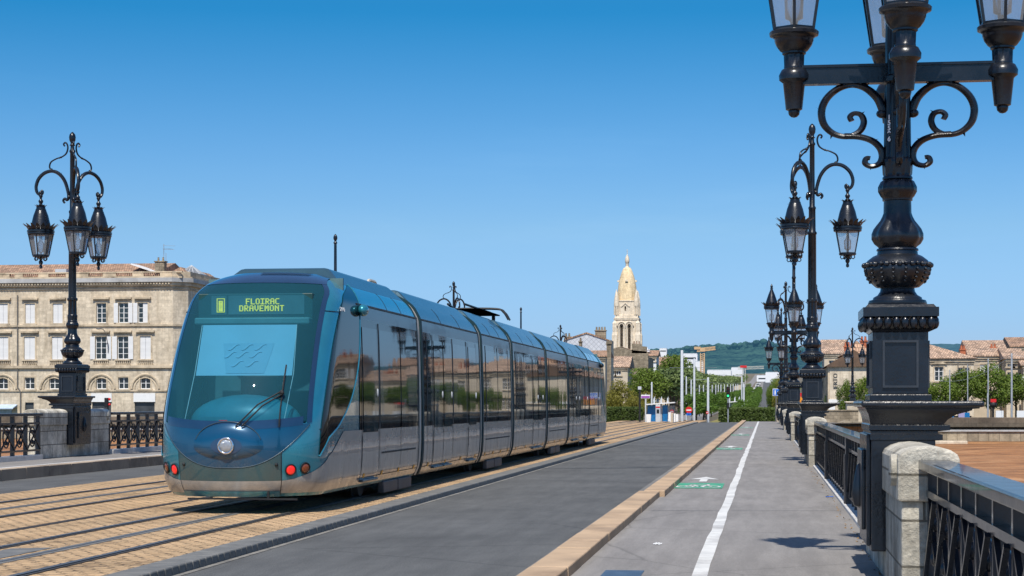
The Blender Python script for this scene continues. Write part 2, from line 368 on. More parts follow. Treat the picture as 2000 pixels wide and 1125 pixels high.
# ================================================================== SETTING
def asphalt(name, col, var=.2, speck=.35, patch=None):
    m,nt,b=new_mat(name); v=coords(nt)
    n=noise(nt,.35,8,.65,v); r=ramp(nt,[(.3,tuple(c*(1-var) for c in col)),(.7,tuple(c*(1+var) for c in col))]); nt.links.new(n.outputs['Fac'],r.inputs['Fac'])
    n2=noise(nt,70,3,.7,v); r2=ramp(nt,[(.35,(1-speck,)*3),(.62,(1,1,1)),(.75,(1+speck*1.6,)*3)]); nt.links.new(n2.outputs['Fac'],r2.inputs['Fac'])
    o=mixc(nt,r.outputs['Color'],r2.outputs['Color'],1,'MULTIPLY')
    n3=noise(nt,1.3,6,.75,coords(nt,(3.2,.35,1))); r3=ramp(nt,[(.4,(.86,.86,.86)),(.62,(1.07,1.07,1.07))]); nt.links.new(n3.outputs['Fac'],r3.inputs['Fac'])   # streaks along the traffic
    o=mixc(nt,o,r3.outputs['Color'],1,'MULTIPLY')
    vo=nt.nodes.new('ShaderNodeTexVoronoi'); vo.feature='DISTANCE_TO_EDGE'; vo.inputs['Scale'].default_value=.22; nt.links.new(noise(nt,.9,4,.6,v).outputs['Color'],vo.inputs['Vector'])
    nv=noise(nt,.8,5,.6,v,1.0); mm=mixc(nt,v,nv.outputs['Color'],.12); nt.links.new(mm,vo.inputs['Vector'])
    rc=ramp(nt,[(.0,(.72,)*3),(.004,(1,1,1))]); nt.links.new(vo.outputs[0],rc.inputs['Fac'])     # a few hairline cracks
    o=mixc(nt,o,rc.outputs['Color'],1,'MULTIPLY')
    nt.links.new(o,b.inputs['Base Color']); b.inputs['Roughness'].default_value=.8; b.inputs['Specular IOR Level'].default_value=.35
    bump(nt,n2.outputs['Fac'],.35,.01,b); return m
M['asphalt']=asphalt('road asphalt',(.138,.140,.138),.22,.5)
M['path']=asphalt('grey path surface',(.275,.26,.248),.10,.2)
def setts(name):
    m,nt,b=new_mat(name); v=coords(nt)
    nz=noise(nt,3.5,4,.65,v); vm=mixc(nt,v,nz.outputs['Color'],.09)
    br=nt.nodes.new('ShaderNodeTexBrick'); nt.links.new(vm,br.inputs['Vector']); br.inputs['Scale'].default_value=1
    br.inputs['Brick Width'].default_value=.19; br.inputs['Row Height'].default_value=.15; br.inputs['Mortar Size'].default_value=.026; br.inputs['Mortar Smooth'].default_value=.6
    br.inputs['Color1'].default_value=c4((.62,.43,.245)); br.inputs['Color2'].default_value=c4((.53,.355,.195)); br.inputs['Mortar'].default_value=c4((.50,.34,.19))
    n=noise(nt,.55,7,.7,v); r=ramp(nt,[(.30,(.42,.41,.40)),(.46,(.92,.91,.90)),(.60,(1.08,1.06,1.05)),(.75,(1.32,1.28,1.22))]); nt.links.new(n.outputs['Fac'],r.inputs['Fac'])
    o=mixc(nt,br.outputs['Color'],r.outputs['Color'],1,'MULTIPLY')
    # dark open joints, scattered
    n2=noise(nt,5.5,4,.7,coords(nt,(1,2.2,1))); ra=ramp(nt,[(.54,(0,0,0)),(.58,(1,1,1))]); nt.links.new(n2.outputs['Fac'],ra.inputs['Fac'])
    mu=nd(nt,'ShaderNodeMath',operation='MULTIPLY'); nt.links.new(br.outputs['Fac'],mu.inputs[0]); nt.links.new(ra.outputs['Color'],mu.inputs[1])
    o=mixc(nt,o,(.03,.02,.013),mu.outputs[0])
    nt.links.new(o,b.inputs['Base Color']); b.inputs['Roughness'].default_value=.9
    ma=nd(nt,'ShaderNodeMath',operation='MULTIPLY_ADD'); nt.links.new(br.outputs['Fac'],ma.inputs[0]); ma.inputs[1].default_value=-.7; nt.links.new(n2.outputs['Fac'],ma.inputs[2])
    bump(nt,ma.outputs[0],1.0,.06,b); return m
M['setts']=setts('sandy granite setts')
M['kerbstone']=pm('sandy kerb stone',(.47,.335,.215),.85,0,.22,1.3,bmp=.45,bscale=40,dirt=(.29,.20,.13))
M['kerbdark']=pm('dark grey kerb blocks',(.16,.158,.15),.7,0,.25,4,bmp=.3,bscale=30)
M['kerbleft']=pm('warm grey kerb stone',(.44,.35,.26),.85,0,.15,1.5,bmp=.3,dirt=(.22,.17,.13))
M['rail']=pm('polished steel rail',(.17,.16,.15),.42,.6,.1,3)
M['groove']=pm('dark rail groove',(.035,.028,.022),.7,0,.3,5)
M['soil']=pm('ground',(.16,.13,.09),.95,0,.3,.05,dirt=(.10,.11,.05))

BE=147.0                       # the bridge ends here
XL,XR=-17.06,1.02              # inner faces of the two parapets

def sheet(name, x0,x1,y0,y1,z,mat,kind='structure',n=1):
    m=MB(); m.poly((x0,y0,z),(x1,y0,z),(x1,y1,z),(x0,y1,z)); o=m.build(name,mat); return tag(o,kind=kind)
# ground of the far bank rising gently toward the hills
GP=[(0,-.25),(25,-.24),(150,.5),(350,2.6),(600,6.6),(850,11.5),(1250,18.5),(2000,36),(4500,60)]
def gz(y):
    t=max(y,BE)-BE
    for (a,za),(b,zb) in zip(GP,GP[1:]):
        if t<=b: return za+(zb-za)*(t-a)/(b-a)
    return zb
g=MB(); ys=[-60+0,BE-.0]+[BE+8,170,200,250,320,420,560,760,1047,1500,2200,3200,4600]
ys=[BE+.02]+[BE+a for a,_ in GP[1:]]
g.grid(lambda a,b:((-2500+5000*a),ys[int(round(b*(len(ys)-1)))],gz(ys[int(round(b*(len(ys)-1)))])-.02),8,len(ys)-1)
tag(g.build('ground',M['soil']),kind='structure')
# bridge body
b=MB(); b.box(-18.2,2.2,-40,BE,-2.2,-.06); tag(b.build('bridge_deck',M['rubble']),kind='structure')
# arches of the bridge under the deck (seen only from the side)
for k in range(-1,6):
    pass
for x0,x1,nm in ((-15.1,-12.95,'road'),(-5.28,-1.9,'road')):
    sheet(nm,x0,x1,-40,BE,0,M['asphalt'])
sheet('track_bed',-12.95,-5.6,-40,BE,.004,M['setts'])
sheet('cycle_path',-1.62,XR+.3,-40,BE,.125,M['path'])
sheet('pavement',XL-.3,-15.35,-40,BE,.22,M['path'])
# kerbs: stones with joints
def kerb(name,x0,x1,y0,y1,z0,z1,step,mat,jit=.004,gap=.008,bev=.012,seed=1):
    rnd=random.Random(seed); m=MB(); y=y0
    while y<y1:
        e=min(y+step,y1); d=rnd.uniform(-jit,jit); dz=rnd.uniform(-jit,jit)*.6
        m.box(x0+d,x1+d,y,e-gap,z0,z1+dz); y=e
    o=m.build(name,mat,bevel=bev); return tag(o,kind='structure')
kerb('kerb',-1.92,-1.60,-40,28.2,-.05,.215,1.0,M['kerbstone'],seed=3)
kerb('kerb',-1.84,-1.52,28.2,BE,-.05,.225,1.0,M['kerbstone'],seed=4)
kerb('kerb',-5.60,-5.28,-40,BE,-.05,.085,.2,M['kerbdark'],.002,.006,.014,seed=5)
kerb('kerb',-15.38,-15.08,-40,BE,-.05,.235,1.25,M['kerbleft'],seed=6)
# rails: two grooved running rails and the flush power rail for both tracks, drains between
def rails(cx,mid=True):
    for dx in (-.74,.74):
        m=MB(); m.box(cx+dx-.06,cx+dx+.09,-40,BE+25,-.04,.009); tag(m.build('rail_groove',M['groove']),kind='structure')
        m=MB(); m.box(cx+dx-.035,cx+dx+.035,-40,BE+25,-.04,.020); m.box(cx+dx+.068,cx+dx+.084,-40,BE+25,-.04,.016); tag(m.build('rail',M['rail']),kind='structure')
    m=MB(); m.box(cx-.09,cx+.09,-40,BE+25,-.04,.010); tag(m.build('power_rail',M['kerbdark']),kind='structure')
    m=MB(); m.box(cx-.025,cx+.025,-40,BE+25,-.04,.014); tag(m.build('power_rail',M['rail']),kind='structure')
rails(-7.38); rails(-11.05)
m=MB(); m.box(-9.16,-9.02,-40,BE,-.04,.009); tag(m.build('drain_channel',M['groove']),kind='structure')
m=MB(); m.poly((-7.95,17.6,.0085),(-7.55,17.4,.0085),(-7.55,18.9,.0085),(-7.95,18.7,.0085)); tag(m.build('road_patch',M['kerbdark']),kind='structure')
# plaza beyond the bridge
sheet('track_bed',-13.2,-5.4,BE,BE+26,-.02,M['setts']); sheet('road',-5.4,-1.6,BE,BE+8,-.03,M['asphalt']); sheet('pavement',-1.6,9,BE,BE+9,-.01,M['path'])
# markings
m=MB(); rnd=random.Random(2); yy=-10.0; pts=[]
while yy<BE: pts.append((yy,-.545+rnd.uniform(-.012,.012),.062+rnd.uniform(-.006,.006))); yy+=1.1
for (a,xa,wa),(b2,xb,wb) in zip(pts,pts[1:]): m.poly((xa-wa,a,.129),(xa+wa,a,.129),(xb+wb,b2,.129),(xb-wb,b2,.129))
tag(m.build('path_line',M['roadwhite']),kind='structure')
sheet('path_line',-15.62,-15.5,-20,BE,.224,M['roadwhite'])
def bike_mark(y):
    g=MB(); g.poly((-1.56,y,.1295),(-.72,y,.1295),(-.72,y+2.1,.1295),(-1.56,y+2.1,.1295)); tag(g.build('cycle_marking',M['greenmark']),kind='structure')
    m=MB(); z=.133
    def ring(cx,cy,r):
        n=20; vs=[]
        for i in range(n):
            a=2*PI*i/n; vs+= [(cx+r*math.cos(a),cy+2.0*r*math.sin(a),z),(cx+(r-.045)*math.cos(a),cy+2.0*(r-.045)*math.sin(a),z)]
        m.add(vs,[(2*i,(2*i+2)%(2*n),(2*i+3)%(2*n),2*i+1) for i in range(n)])
    ring(-1.36,y+.62,.17); ring(-.92,y+.62,.17)
    def ln(p,q,w=.05):
        d=Vector((q[0]-p[0],q[1]-p[1])).normalized()*w/2; k=Vector((-d.y,d.x))
        m.poly((p[0]-k.x,p[1]-k.y,z),(p[0]+k.x,p[1]+k.y,z),(q[0]+k.x,q[1]+k.y,z),(q[0]-k.x,q[1]-k.y,z))
    for p,q in (((-1.36,y+.62),(-1.25,y+1.25)),((-1.25,y+1.25),(-1.0,y+1.2)),((-1.0,y+1.2),(-.92,y+.62)),((-1.25,y+1.2),(-1.12,y+.62)),((-1.12,y+.62),(-1.0,y+1.2)),((-1.36,y+.62),(-1.12,y+.62)),((-1.3,y+1.45),(-1.2,y+1.45)),((-1.0,y+1.2),(-.98,y+1.5)),((-.98,y+1.5),(-1.08,y+1.5))): ln(p,q)
    a=y+2.6
    m.poly((-1.20,a,z),(-1.06,a,z),(-1.06,a+1.0,z),(-1.20,a+1.0,z)); m.poly((-1.40,a+1.0,z),(-.86,a+1.0,z),(-1.13,a+2.2,z))
    tag(m.build('cycle_marking',M['roadwhite']),kind='structure')
for y in (31.0,57.2,82.5,108): bike_mark(y)
sheet('drain_cover',-1.35,-1.02,14.0,15.7,.1285,pm('slate blue drain plate',(.08,.13,.20),.5,.3,.3,8,bmp=.4,bscale=90))
sheet('gutter',-2.22,-1.93,-40,BE,.004,pm('pale gutter strip',(.20,.195,.185),.85,0,.2,2,bmp=.3,bscale=40,dirt=(.13,.125,.12)))
sheet('gutter',-5.27,-5.20,-40,BE,.0045,pm('pale edge line',(.22,.21,.19),.85,0,.35,6,dirt=(.11,.11,.105)))
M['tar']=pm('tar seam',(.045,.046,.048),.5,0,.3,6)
def seam(pts,w,z,mat='tar',name='road_seam'):
    m=MB(); P=smooth_pts(pts,8)
    for (x0,y0),(x1,y1) in zip(P,P[1:]):
        d=Vector((x1-x0,y1-y0)).normalized()*w/2; m.poly((x0+d.y,y0-d.x,z),(x1+d.y,y1-d.x,z),(x1-d.y,y1+d.x,z),(x0-d.y,y0+d.x,z))
    tag(m.build(name,M[mat]),kind='structure')
seam([(-5.2,43.6),(-4.4,43.9),(-3.4,44.1),(-2.3,45.2)],.10,.006)  # dark strip painting the overhead wires' shadow across the road
for y,o in ((24.5,.3),(43.5,-.4),(57,.5),(71,-.2),(99,.3),(128,0)): seam([(-1.5,y),(-.4,y+o*.4),(1.0,y+o)],.025 if y<50 else .05,.1282,name='path_joint')
for y,x in ((26.4,-2.08),(64,-2.08)):
    m=MB(); m.box(x-.14,x+.14,y,y+.55,-.02,.008)
    for i in range(6): m.box(x-.13+.045*i,x-.115+.045*i,y+.04,y+.51,.008,.014)
    tag(m.build('drain_grate',M['kerbdark']),kind='structure')
# river bank, quay and water
m=MB(); prof=[(70,-12),(100,-8.8),(112,-7.2),(125,-5.0),(136,-3.0),(143,-1.85),(147.3,-1.40)]
rn=random.Random(8)
for (xa,xb) in ((-260,-18.2),(2.2,240)):
    m.grid(lambda a,b:(xa+(xb-xa)*a,prof[int(round(b*6))][0]+(1.2*math.sin(a*37+b*9) if b<.95 else 0),prof[int(round(b*6))][1]),60,6)
mm,nt,bb=new_mat('brown river mud'); v=coords(nt,(.10,1.3,1.6)); n=noise(nt,1.0,9,.72,v,.5); r=ramp(nt,[(.28,(.19,.085,.032)),(.5,(.42,.205,.085)),(.75,(.60,.36,.19))]); nt.links.new(n.outputs['Fac'],r.inputs['Fac'])
nf2=noise(nt,1.2,6,.7,coords(nt,(.35,3,3))); rr=ramp(nt,[(.35,(.6,.58,.55)),(.65,(1.15,1.1,1.05))]); nt.links.new(nf2.outputs['Fac'],rr.inputs['Fac'])
nt.links.new(mixc(nt,r.outputs['Color'],rr.outputs['Color'],1,'MULTIPLY'),bb.inputs['Base Color']); bb.inputs['Roughness'].default_value=.5; bump(nt,nf2.outputs['Fac'],.8,.3,bb)
tag(m.build('river_bank',mm,smooth=60),kind='structure')
mw,nt,bb=new_mat('muddy water'); v=coords(nt,(.15,.6,1)); n=noise(nt,1.4,5,.6,v); r=ramp(nt,[(.3,(.24,.13,.06)),(.7,(.36,.21,.10))]); nt.links.new(n.outputs['Fac'],r.inputs['Fac']); nt.links.new(r.outputs['Color'],bb.inputs['Base Color']); bb.inputs['Roughness'].default_value=.12; bump(nt,n.outputs['Fac'],.4,.15,bb)
m=MB(); m.poly((-700,-200,-8.8),(700,-200,-8.8),(700,140,-8.8),(-700,140,-8.8)); tag(m.build('river_water',mw),kind='structure')
# bridge piers standing in the river
for k in range(5):
    y=15.8+28.6*k
    m=MB(); m.prism([(-19.5,y-2,-11),(-18.2,y-2.4,-11),(2.2,y-2.4,-11),(3.5,y-1.2,-11),(3.9,y,-11),(3.5,y+1.2,-11),(2.2,y+2.4,-11),(-18.2,y+2.4,-11)],(0,0,8.9))
    tag(m.build('bridge_pier',M['rubble']),'stone river pier under the bridge below lamp pair %s from the camera'%['nearest','second','third','fourth','fifth'][k],'bridge pier','river piers carrying the bridge')

# ================================================================== PARAPETS AND RAILINGS
def pier_mesh():
    """stone blocks either side of the cast lamp base; local x=0 is the path-side face, river at +x, y along bridge, z=0 pavement"""
    parts=[]
    for s in (-1,1):
        m=MB(); y0,y1=sorted((s*.62,s*2.4))
        m.box(0.03,.54,y0,y1,-.1,.86)
        parts.append(m)
    return parts
ORD=['nearest','second','third','fourth','fifth','sixth']
def stone_pier(side, Y, z, label):
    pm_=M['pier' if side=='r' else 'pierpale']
    X=.935 if side=='r' else XL-.08
    root=empty('parapet_pier',(X,Y,z),label,'stone pier','stone piers of the two bridge parapets', 0 if side=='r' else PI)
    for s in (-1,1):
        m=MB(); y0,y1=sorted((s*.60,s*2.36)); m.box(.03,.405,y0,y1,-.1,.80); m.build('stone_block',pm_,root,bevel=.015)
        m=MB(); y0,y1=sorted((s*.605,s*2.40)); n=8
        prof=[(0,y0,.80),(.435,y0,.80),(.435,y0,1.10)]+[(.2175+.2175*math.cos(PI*(i/n)),y0,1.10+.095*math.sin(PI*i/n)) for i in range(1,n)]+[(0,y0,1.10)]
        m.prism(prof,(0,y1-y0,0)); m.build('coping',pm_,root,bevel=.018)
    m=MB(); m.box(.03,.40,-.6,.6,-.1,.30); m.build('stone_base',pm_,root)
    m=MB(); m.lathe([(.10,0),(.115,.008),(.115,.05),(.09,.058)],20); m.v=[(.0-p[2]+.012,p[0]-2.2,p[1]+1.02) for p in m.v]; m.build('stone_boss',pm_,root,smooth=40)
    return root
def railing(side, Y0, Y1, z, label):
    X=1.06 if side=='r' else XL-.0
    sg=1 if side=='r' else -1
    root=empty('bridge_railing',(X,Y0,z),label,'railing','cast iron railings between the parapet piers')
    L=Y1-Y0; x=lambda a:sg*a
    def bx(m,a0,a1,*r):
        p,q=sorted((x(a0),x(a1))); m.box(p,q,*r)
    m=MB(); bx(m,0,.30,-.0,L,-.06,.115); o=m.build('base_kerb',M['whitewash'],root,bevel=.01)
    m=MB(); bx(m,.02,.235,-.05,L+.05,1.03,1.10); m.build('handrail',M['ironsat'],root,bevel=.012)
    m=MB(); bx(m,.075,.165,0,L,.835,.885); bx(m,.075,.165,0,L,.20,.245); m.build('rail_bar',M['ironsat'],root)
    n=max(1,round(L/.76)); p=L/n
    m=MB(); lat=MB()
    bx(m,.085,.175,-.03,.03,.115,1.032); pm_=m.mesh('post',M['ironsat'])
    for i in range(n+1):
        o=bpy.data.objects.new('post',pm_); COL.objects.link(o); o.parent=root; o.location=(0,i*p,0)
    for k in (1,2):
        pl=MB(); y=L*k/3; y=round(y/p)*p; bx(pl,.035,.205,y-.085,y+.085,.115,1.031); bx(pl,.015,.06,y-.06,y+.06,.115,.80); pl.build('panel_post',M['ironsat'],root,bevel=.008)
    for i in range(n):
        y=i*p; c=y+p/2
        lat.bar((x(.065),y+.03,.83),(x(.065),y+p-.03,.25),.028,.03,(1,0,0)); lat.bar((x(.098),y+.03,.25),(x(.098),y+p-.03,.83),.028,.03,(1,0,0))
        lat.tube([(x(.118),c+.17*math.cos(a),.54+.23*math.sin(a)) for a in [2*PI*j/16 for j in range(16)]],.017,6,True)
        for zz in (.42,.66): lat.ball((x(.118),c+ .17*0,zz*1.0),(.05,.035,.055),8,6)
    lat.build('lattice',M['iron'],root,smooth=40)
    return root
LY=[15.8+28.6*k for k in range(5)]
nm=['nearest','second nearest','middle','fourth','farthest']
for i,y in enumerate(LY):
    stone_pier('r',y,.05,'weathered stone parapet pier on the right under the %s right hand lamp'%nm[i])
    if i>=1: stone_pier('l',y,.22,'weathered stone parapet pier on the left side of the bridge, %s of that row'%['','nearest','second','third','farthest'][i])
railing('r',-4,LY[0]-2.38,.05,'dark railing at the bottom right corner with wide flat blue reflecting handrail')
railing('l',20,LY[1]-2.38,.22,'dark lattice railing at the left edge of the photo before the left lamp')
for i in range(4):
    railing('r',LY[i]+2.38,LY[i+1]-2.38,.05,'dark railing on the right between the %s and next lamp piers'%nm[i])
    if i>=1: railing('l',LY[i]+2.38,LY[i+1]-2.38,.22,'dark lattice railing on the left after the %s left lamp'%['','first','second','third'][i])
railing('r',LY[4]+2.38,BE+2,.05,'last stretch of dark railing on the right at the bridge end')
railing('l',LY[4]+2.38,BE+2,.22,'last stretch of lattice railing on the left at the bridge end')

# ================================================================== STREET LAMPS
# local frame: +x = river side, y along the bridge, z = 0 pavement
def lamp_base(root):
    m=MB(); m.box(-.25,.26,-.60,.60,.30,1.28); m.box(-.20,.22,-.56,.56,1.28,1.40); m.build('cast_pier',M['iron'],root,bevel=.012)
    m=MB(); m.box(-.285,-.25,-.54,.54,.34,1.25); m.build('face_plate',M['iron'],root,bevel=.01)
    m=MB(); m.box(-.315,-.285,-.36,.36,.46,1.12); m.lathe([(.0,0),(.05,.02),(.07,.12),(.045,.26),(.02,.36),(0,.38)],10,-.315,0,.62); m.build('ornament',M['iron'],root,smooth=40,bevel=.008)
    # corbel flaring to the shelf
    def ring(ex,z): return [(-.25-ex*.14,-.60-ex*.14,z),(.26+ex*.95,-.60-ex*.14,z),(.26+ex*.95,.60+ex*.14,z),(-.25-ex*.14,.60+ex*.14,z)]
    m=MB(); lv=[(0,1.20),(.06,1.205),(.06,1.25),(.02,1.255),(.02,1.275),(.12,1.285),(.12,1.325),(.07,1.335),(.10,1.37),(.17,1.41),(.30,1.445),(.30,1.455),(.36,1.46),(.36,1.47)]
    vs=[]; 
    for e,z in lv: vs+=ring(e,z)
    fs=[(k*4+i,k*4+(i+1)%4,(k+1)*4+(i+1)%4,(k+1)*4+i) for k in range(len(lv)-1) for i in range(4)]+[(3,2,1,0)]+[tuple(range(len(vs)-4,len(vs)))]
    m.add(vs,fs); m.build('corbel',M['iron'],root,smooth=30)
    m=MB(); m.prism([(-.335,-.72,1.47),(.63,-.72,1.47),(.63,.72,1.47),(-.335,.72,1.47)],(0,0,.05)); m.build('shelf',M['iron'],root,bevel=.016)
    # pedestal with panels
    m=MB(); m.frus((.25,.37),1.52,(.25,.37),1.575); m.frus((.225,.345),1.575,(.225,.345),2.09); m.build('pedestal',M['iron'],root,bevel=.006)
    m=MB()
    for s in (-1,1):
        for a,bv in (('y',s*.345),('x',s*.225)):
            hx=.145 if a=='y' else .24
            z0,z1=1.63,2.02
            for (p0,p1,q0,q1) in ((-hx,hx,z0,z0+.018),(-hx,hx,z1-.018,z1),(-hx,-hx+.018,z0+.018,z1-.018),(hx-.018,hx,z0+.018,z1-.018)):
                if a=='y': m.box(p0,p1,min(bv,bv+s*.02),max(bv,bv+s*.02),q0,q1)
                else: m.box(min(bv,bv+s*.02),max(bv,bv+s*.02),p0,p1,q0,q1)
    m.build('panel_frame',M['ironedge'],root)
    m=MB(); m.frus((.225,.345),2.09,(.245,.365),2.11); m.frus((.235,.355),2.11,(.285,.40),2.20)
    for s in (-1,1):
        for i in range(8): m.ball((-.245+.07*i,s*.395,2.165),(.034,.032,.055),8,6)
        for i in range(11): m.ball((s*.28,-.36+.072*i,2.165),(.032,.034,.055),8,6)
    m.frus((.305,.42),2.215,(.305,.42),2.29); m.frus((.285,.40),2.29,(.265,.38),2.315); m.build('cap_moulding',M['iron'],root,smooth=40)
def lamp_shaft(root, B=False):
    prof=[(.235,2.315),(.245,2.34),(.235,2.365),(.205,2.372),(.20,2.39),(.165,2.41),(.145,2.44),(.14,2.47),(.175,2.475,.02,16),(.235,2.53,.03,16),(.265,2.59,.03,16),(.272,2.635,.03,16),(.262,2.66,.02,16),(.27,2.665),(.25,2.70),(.205,2.735),(.17,2.75),(.165,2.78),(.175,2.785),(.17,2.80),(.155,2.805),(.16,2.815),(.185,2.84,.04,8),(.205,2.88,.05,8),(.205,2.925,.05,8),(.188,2.965,.06,8),(.16,3.005,.06,8),(.138,3.035,.05,8),(.122,3.07,.04,8),(.116,3.10),(.114,3.20),(.125,3.205),(.125,3.225),(.135,3.24,.03,20),(.155,3.28,.04,20),(.155,3.32,.04,20),(.135,3.365,.03,20),(.115,3.38),(.125,3.385),(.125,3.40),(.115,3.41),(.118,3.43,.04,10),(.122,3.52,.05,10),(.125,3.545),(.11,3.56)]
    seg=48
    if not B:
        prof+=[(.108,3.57,.06,12),(.100,4.18,.06,12),(.13,4.20),(.13,4.24),(.10,4.26),(.095,4.55,.06,12),(.085,5.2,.06,12),(.10,5.22),(.10,5.26),(.07,5.30),(.066,6.6),(.085,6.62),(.085,6.66),(.062,6.70),(.056,8.02),(.08,8.04),(.08,8.07),(.05,8.10),(.045,8.15),(.075,8.20),(.085,8.26),(.07,8.33),(.035,8.39),(.0,8.42)]
    else:
        prof+=[(.11,3.57,.04,8),(.104,3.9,.04,8),(.13,3.92),(.13,3.97),(.10,3.99),(.092,5.6,.04,8),(.112,5.62),(.112,5.66),(.085,5.70),(.08,6.3),(.09,6.32),(.09,6.36),(.065,6.40),(.058,7.85),(.075,7.87),(.075,7.90),(.05,7.94),(.045,8.02),(.075,8.04),(.05,8.06),(.045,8.10),(.075,8.16),(.085,8.24),(.07,8.31),(.03,8.36),(.0,8.38)]
    prof=[(p[0],p[1]-.22*min(1,max(0,(p[1]-5)/1.5)))+tuple(p[2:]) for p in prof]
    m=MB(); m.lathe(prof,seg)
    # raised beads on the bulb
    for i in range(16):
        a=2*PI*(i+.5)/16
        for r,z,q in ((.272,2.665,.018),(.268,2.62,.014),(.262,2.585,.013),(.25,2.55,.012),(.23,2.52,.011)):
            m.ball((r*math.cos(a),r*math.sin(a),z),q,6,5)
        a=2*PI*i/16; m.ball((.275*math.cos(a),.275*math.sin(a),2.66),.024,6,5)
    m.build('shaft',M['iron'],root,smooth=50)
def hexring(r,z,rot=0): return [(r*math.cos(rot+PI/3*i),r*math.sin(rot+PI/3*i),z) for i in range(6)]
def crown(m,r,z,h,out,n=18):
    """ring of acanthus leaf points curling outward"""
    for i in range(n):
        a=2*PI*i/n; w=PI/n*.95
        for (r0,z0,wa),(r1,z1,wb) in (((r,z,w),(r+out*.35,z+h*.55,w*.9)),((r+out*.35,z+h*.55,w*.9),(r+out,z+h,w*.15))):
            p=[(r0*math.cos(a-wa),r0*math.sin(a-wa),z0),(r0*math.cos(a+wa),r0*math.sin(a+wa),z0),(r1*math.cos(a+wb),r1*math.sin(a+wb),z1),(r1*math.cos(a-wb),r1*math.sin(a-wb),z1)]
            m.poly(*p); k=.985; m.poly(*[(q[0]*k,q[1]*k,q[2]) for q in p][::-1])
def lantern(root, c, z0, up=True, K=None):
    """z0 = bottom of the glass; tapered six-sided glass, leaf crown, conical hood"""
    x,y=c; rot=PI/6
    fr=MB(); gl=MB()
    rb,rt,h=(.185,.275,.54) if up else (.20,.305,.52)
    A=hexring(rb,z0,rot);B=hexring(rt,z0+h,rot); sh=lambda L:[(p[0]+x,p[1]+y,p[2]) for p in L]
    A=sh(A);B=sh(B)
    for i in range(6):
        j=(i+1)%6; fr.bar(A[i],B[i],.024,.024); gl.poly(A[i],A[j],B[j],B[i]); fr.bar(A[i],A[j],.02,.03); fr.bar(B[i],B[j],.02,.03)
    # gas-style burner and white refractor
    wr=MB(); wr.lathe([(.02,0),(.035,.08),(.075,.10),(.085,.30),(.04,.36),(.03,.50)],12,x,y,z0)
    hood=MB()
    z=z0+h
    hood.lathe([(rt-.02,-.015),(rt+.02,0),(rt+.03,.03),(rt+.02,.05),(rt+.035,.06),(rt+.035,.11),(rt+.01,.12),(rt-.02,.13)],28,x,y,z)
    cm=MB(); crown(cm,rt+.01,.115,.15,.14); hood.add([(p[0]+x,p[1]+y,p[2]+z) for p in cm.v],cm.f)
    base=MB()
    if up:
        hood.lathe([(rt-.03,.13),(.255,.16),(.225,.28),(.135,.55),(.05,.76),(.045,.79),(.065,.80),(.04,.83),(.055,.88),(.035,.93),(.0,1.0)],24,x,y,z)
        base.lathe([(.05,-.53),(.07,-.52),(.093,-.30),(.10,-.29),(.125,-.27),(.128,-.23),(.105,-.185),(.085,-.175),(.085,-.16),(.078,-.15,.06,12),(.082,-.06,.06,12),(.10,-.05),(.10,-.035),(.12,-.02),(.15,.02),(.165,.06),(.165,.075),(.185,.10),(.205,.105),(.21,.13),(.195,.145),(.18,.15)],24,x,y,z0-.15)
        base.ball((x,y,z0-.69),.05,10,6)
    else:
        hood.lathe([(rt-.03,.13),(.262,.16),(.242,.24),(.185,.48),(.14,.60),(.135,.61),(.135,.635),(.12,.645),(.11,.70)],24,x,y,z)
        cm=MB(); crown(cm,.105,.70,.05,.06,10); hood.add([(p[0]+x,p[1]+y,p[2]+z) for p in cm.v],cm.f)
        hood.lathe([(.11,.70),(.06,.75),(.035,.78),(.06,.83),(.06,.86),(.03,.89),(.03,.93),(.05,.97),(.05,.99),(.025,1.02),(.025,1.08)],14,x,y,z)
        base.lathe([(0,-.34),(.035,-.32),(.04,-.28),(.025,-.24),(.05,-.20),(.055,-.16),(.03,-.12),(.05,-.08),(.14,-.05),(.20,-.04),(.205,0),(.19,.005)],18,x,y,z0)
        for i in range(6):
            a=PI/3*i; ca,sa=math.cos(a),math.sin(a)
            base.tube([(x+ca*r,y+sa*r,z0+q) for r,q in ((.15,-.04),(.17,-.09),(.14,-.13),(.10,-.12),(.08,-.09),(.10,-.075))],.013,5)
    l=hood.build('lantern',M['iron'],root,smooth=45)
    fr.build('frame',M['iron'],l); gl.build('glass',M['lglass'],l); base.build('holder',M['iron'],l,smooth=45); wr.build('refractor',M['lglass'],l,smooth=60)
    return l
def spiral(c, r0, a0, turns, r1, n=20, sgn=1):
    return [(c[0]+ (r0+(r1-r0)*i/n)*math.cos(a0+sgn*turns*2*PI*i/n), c[1]+(r0+(r1-r0)*i/n)*math.sin(a0+sgn*turns*2*PI*i/n)) for i in range(n+1)]
def arm_curve(m, a, P, rad, seg=8, lug=None):
    ca,sa=math.cos(a),math.sin(a); P=smooth_pts(P); n=len(P)
    m.tube([(ca*r,sa*r,z) for r,z in P], [rad(i/(n-1)) if callable(rad) else rad for i in range(n)], seg)
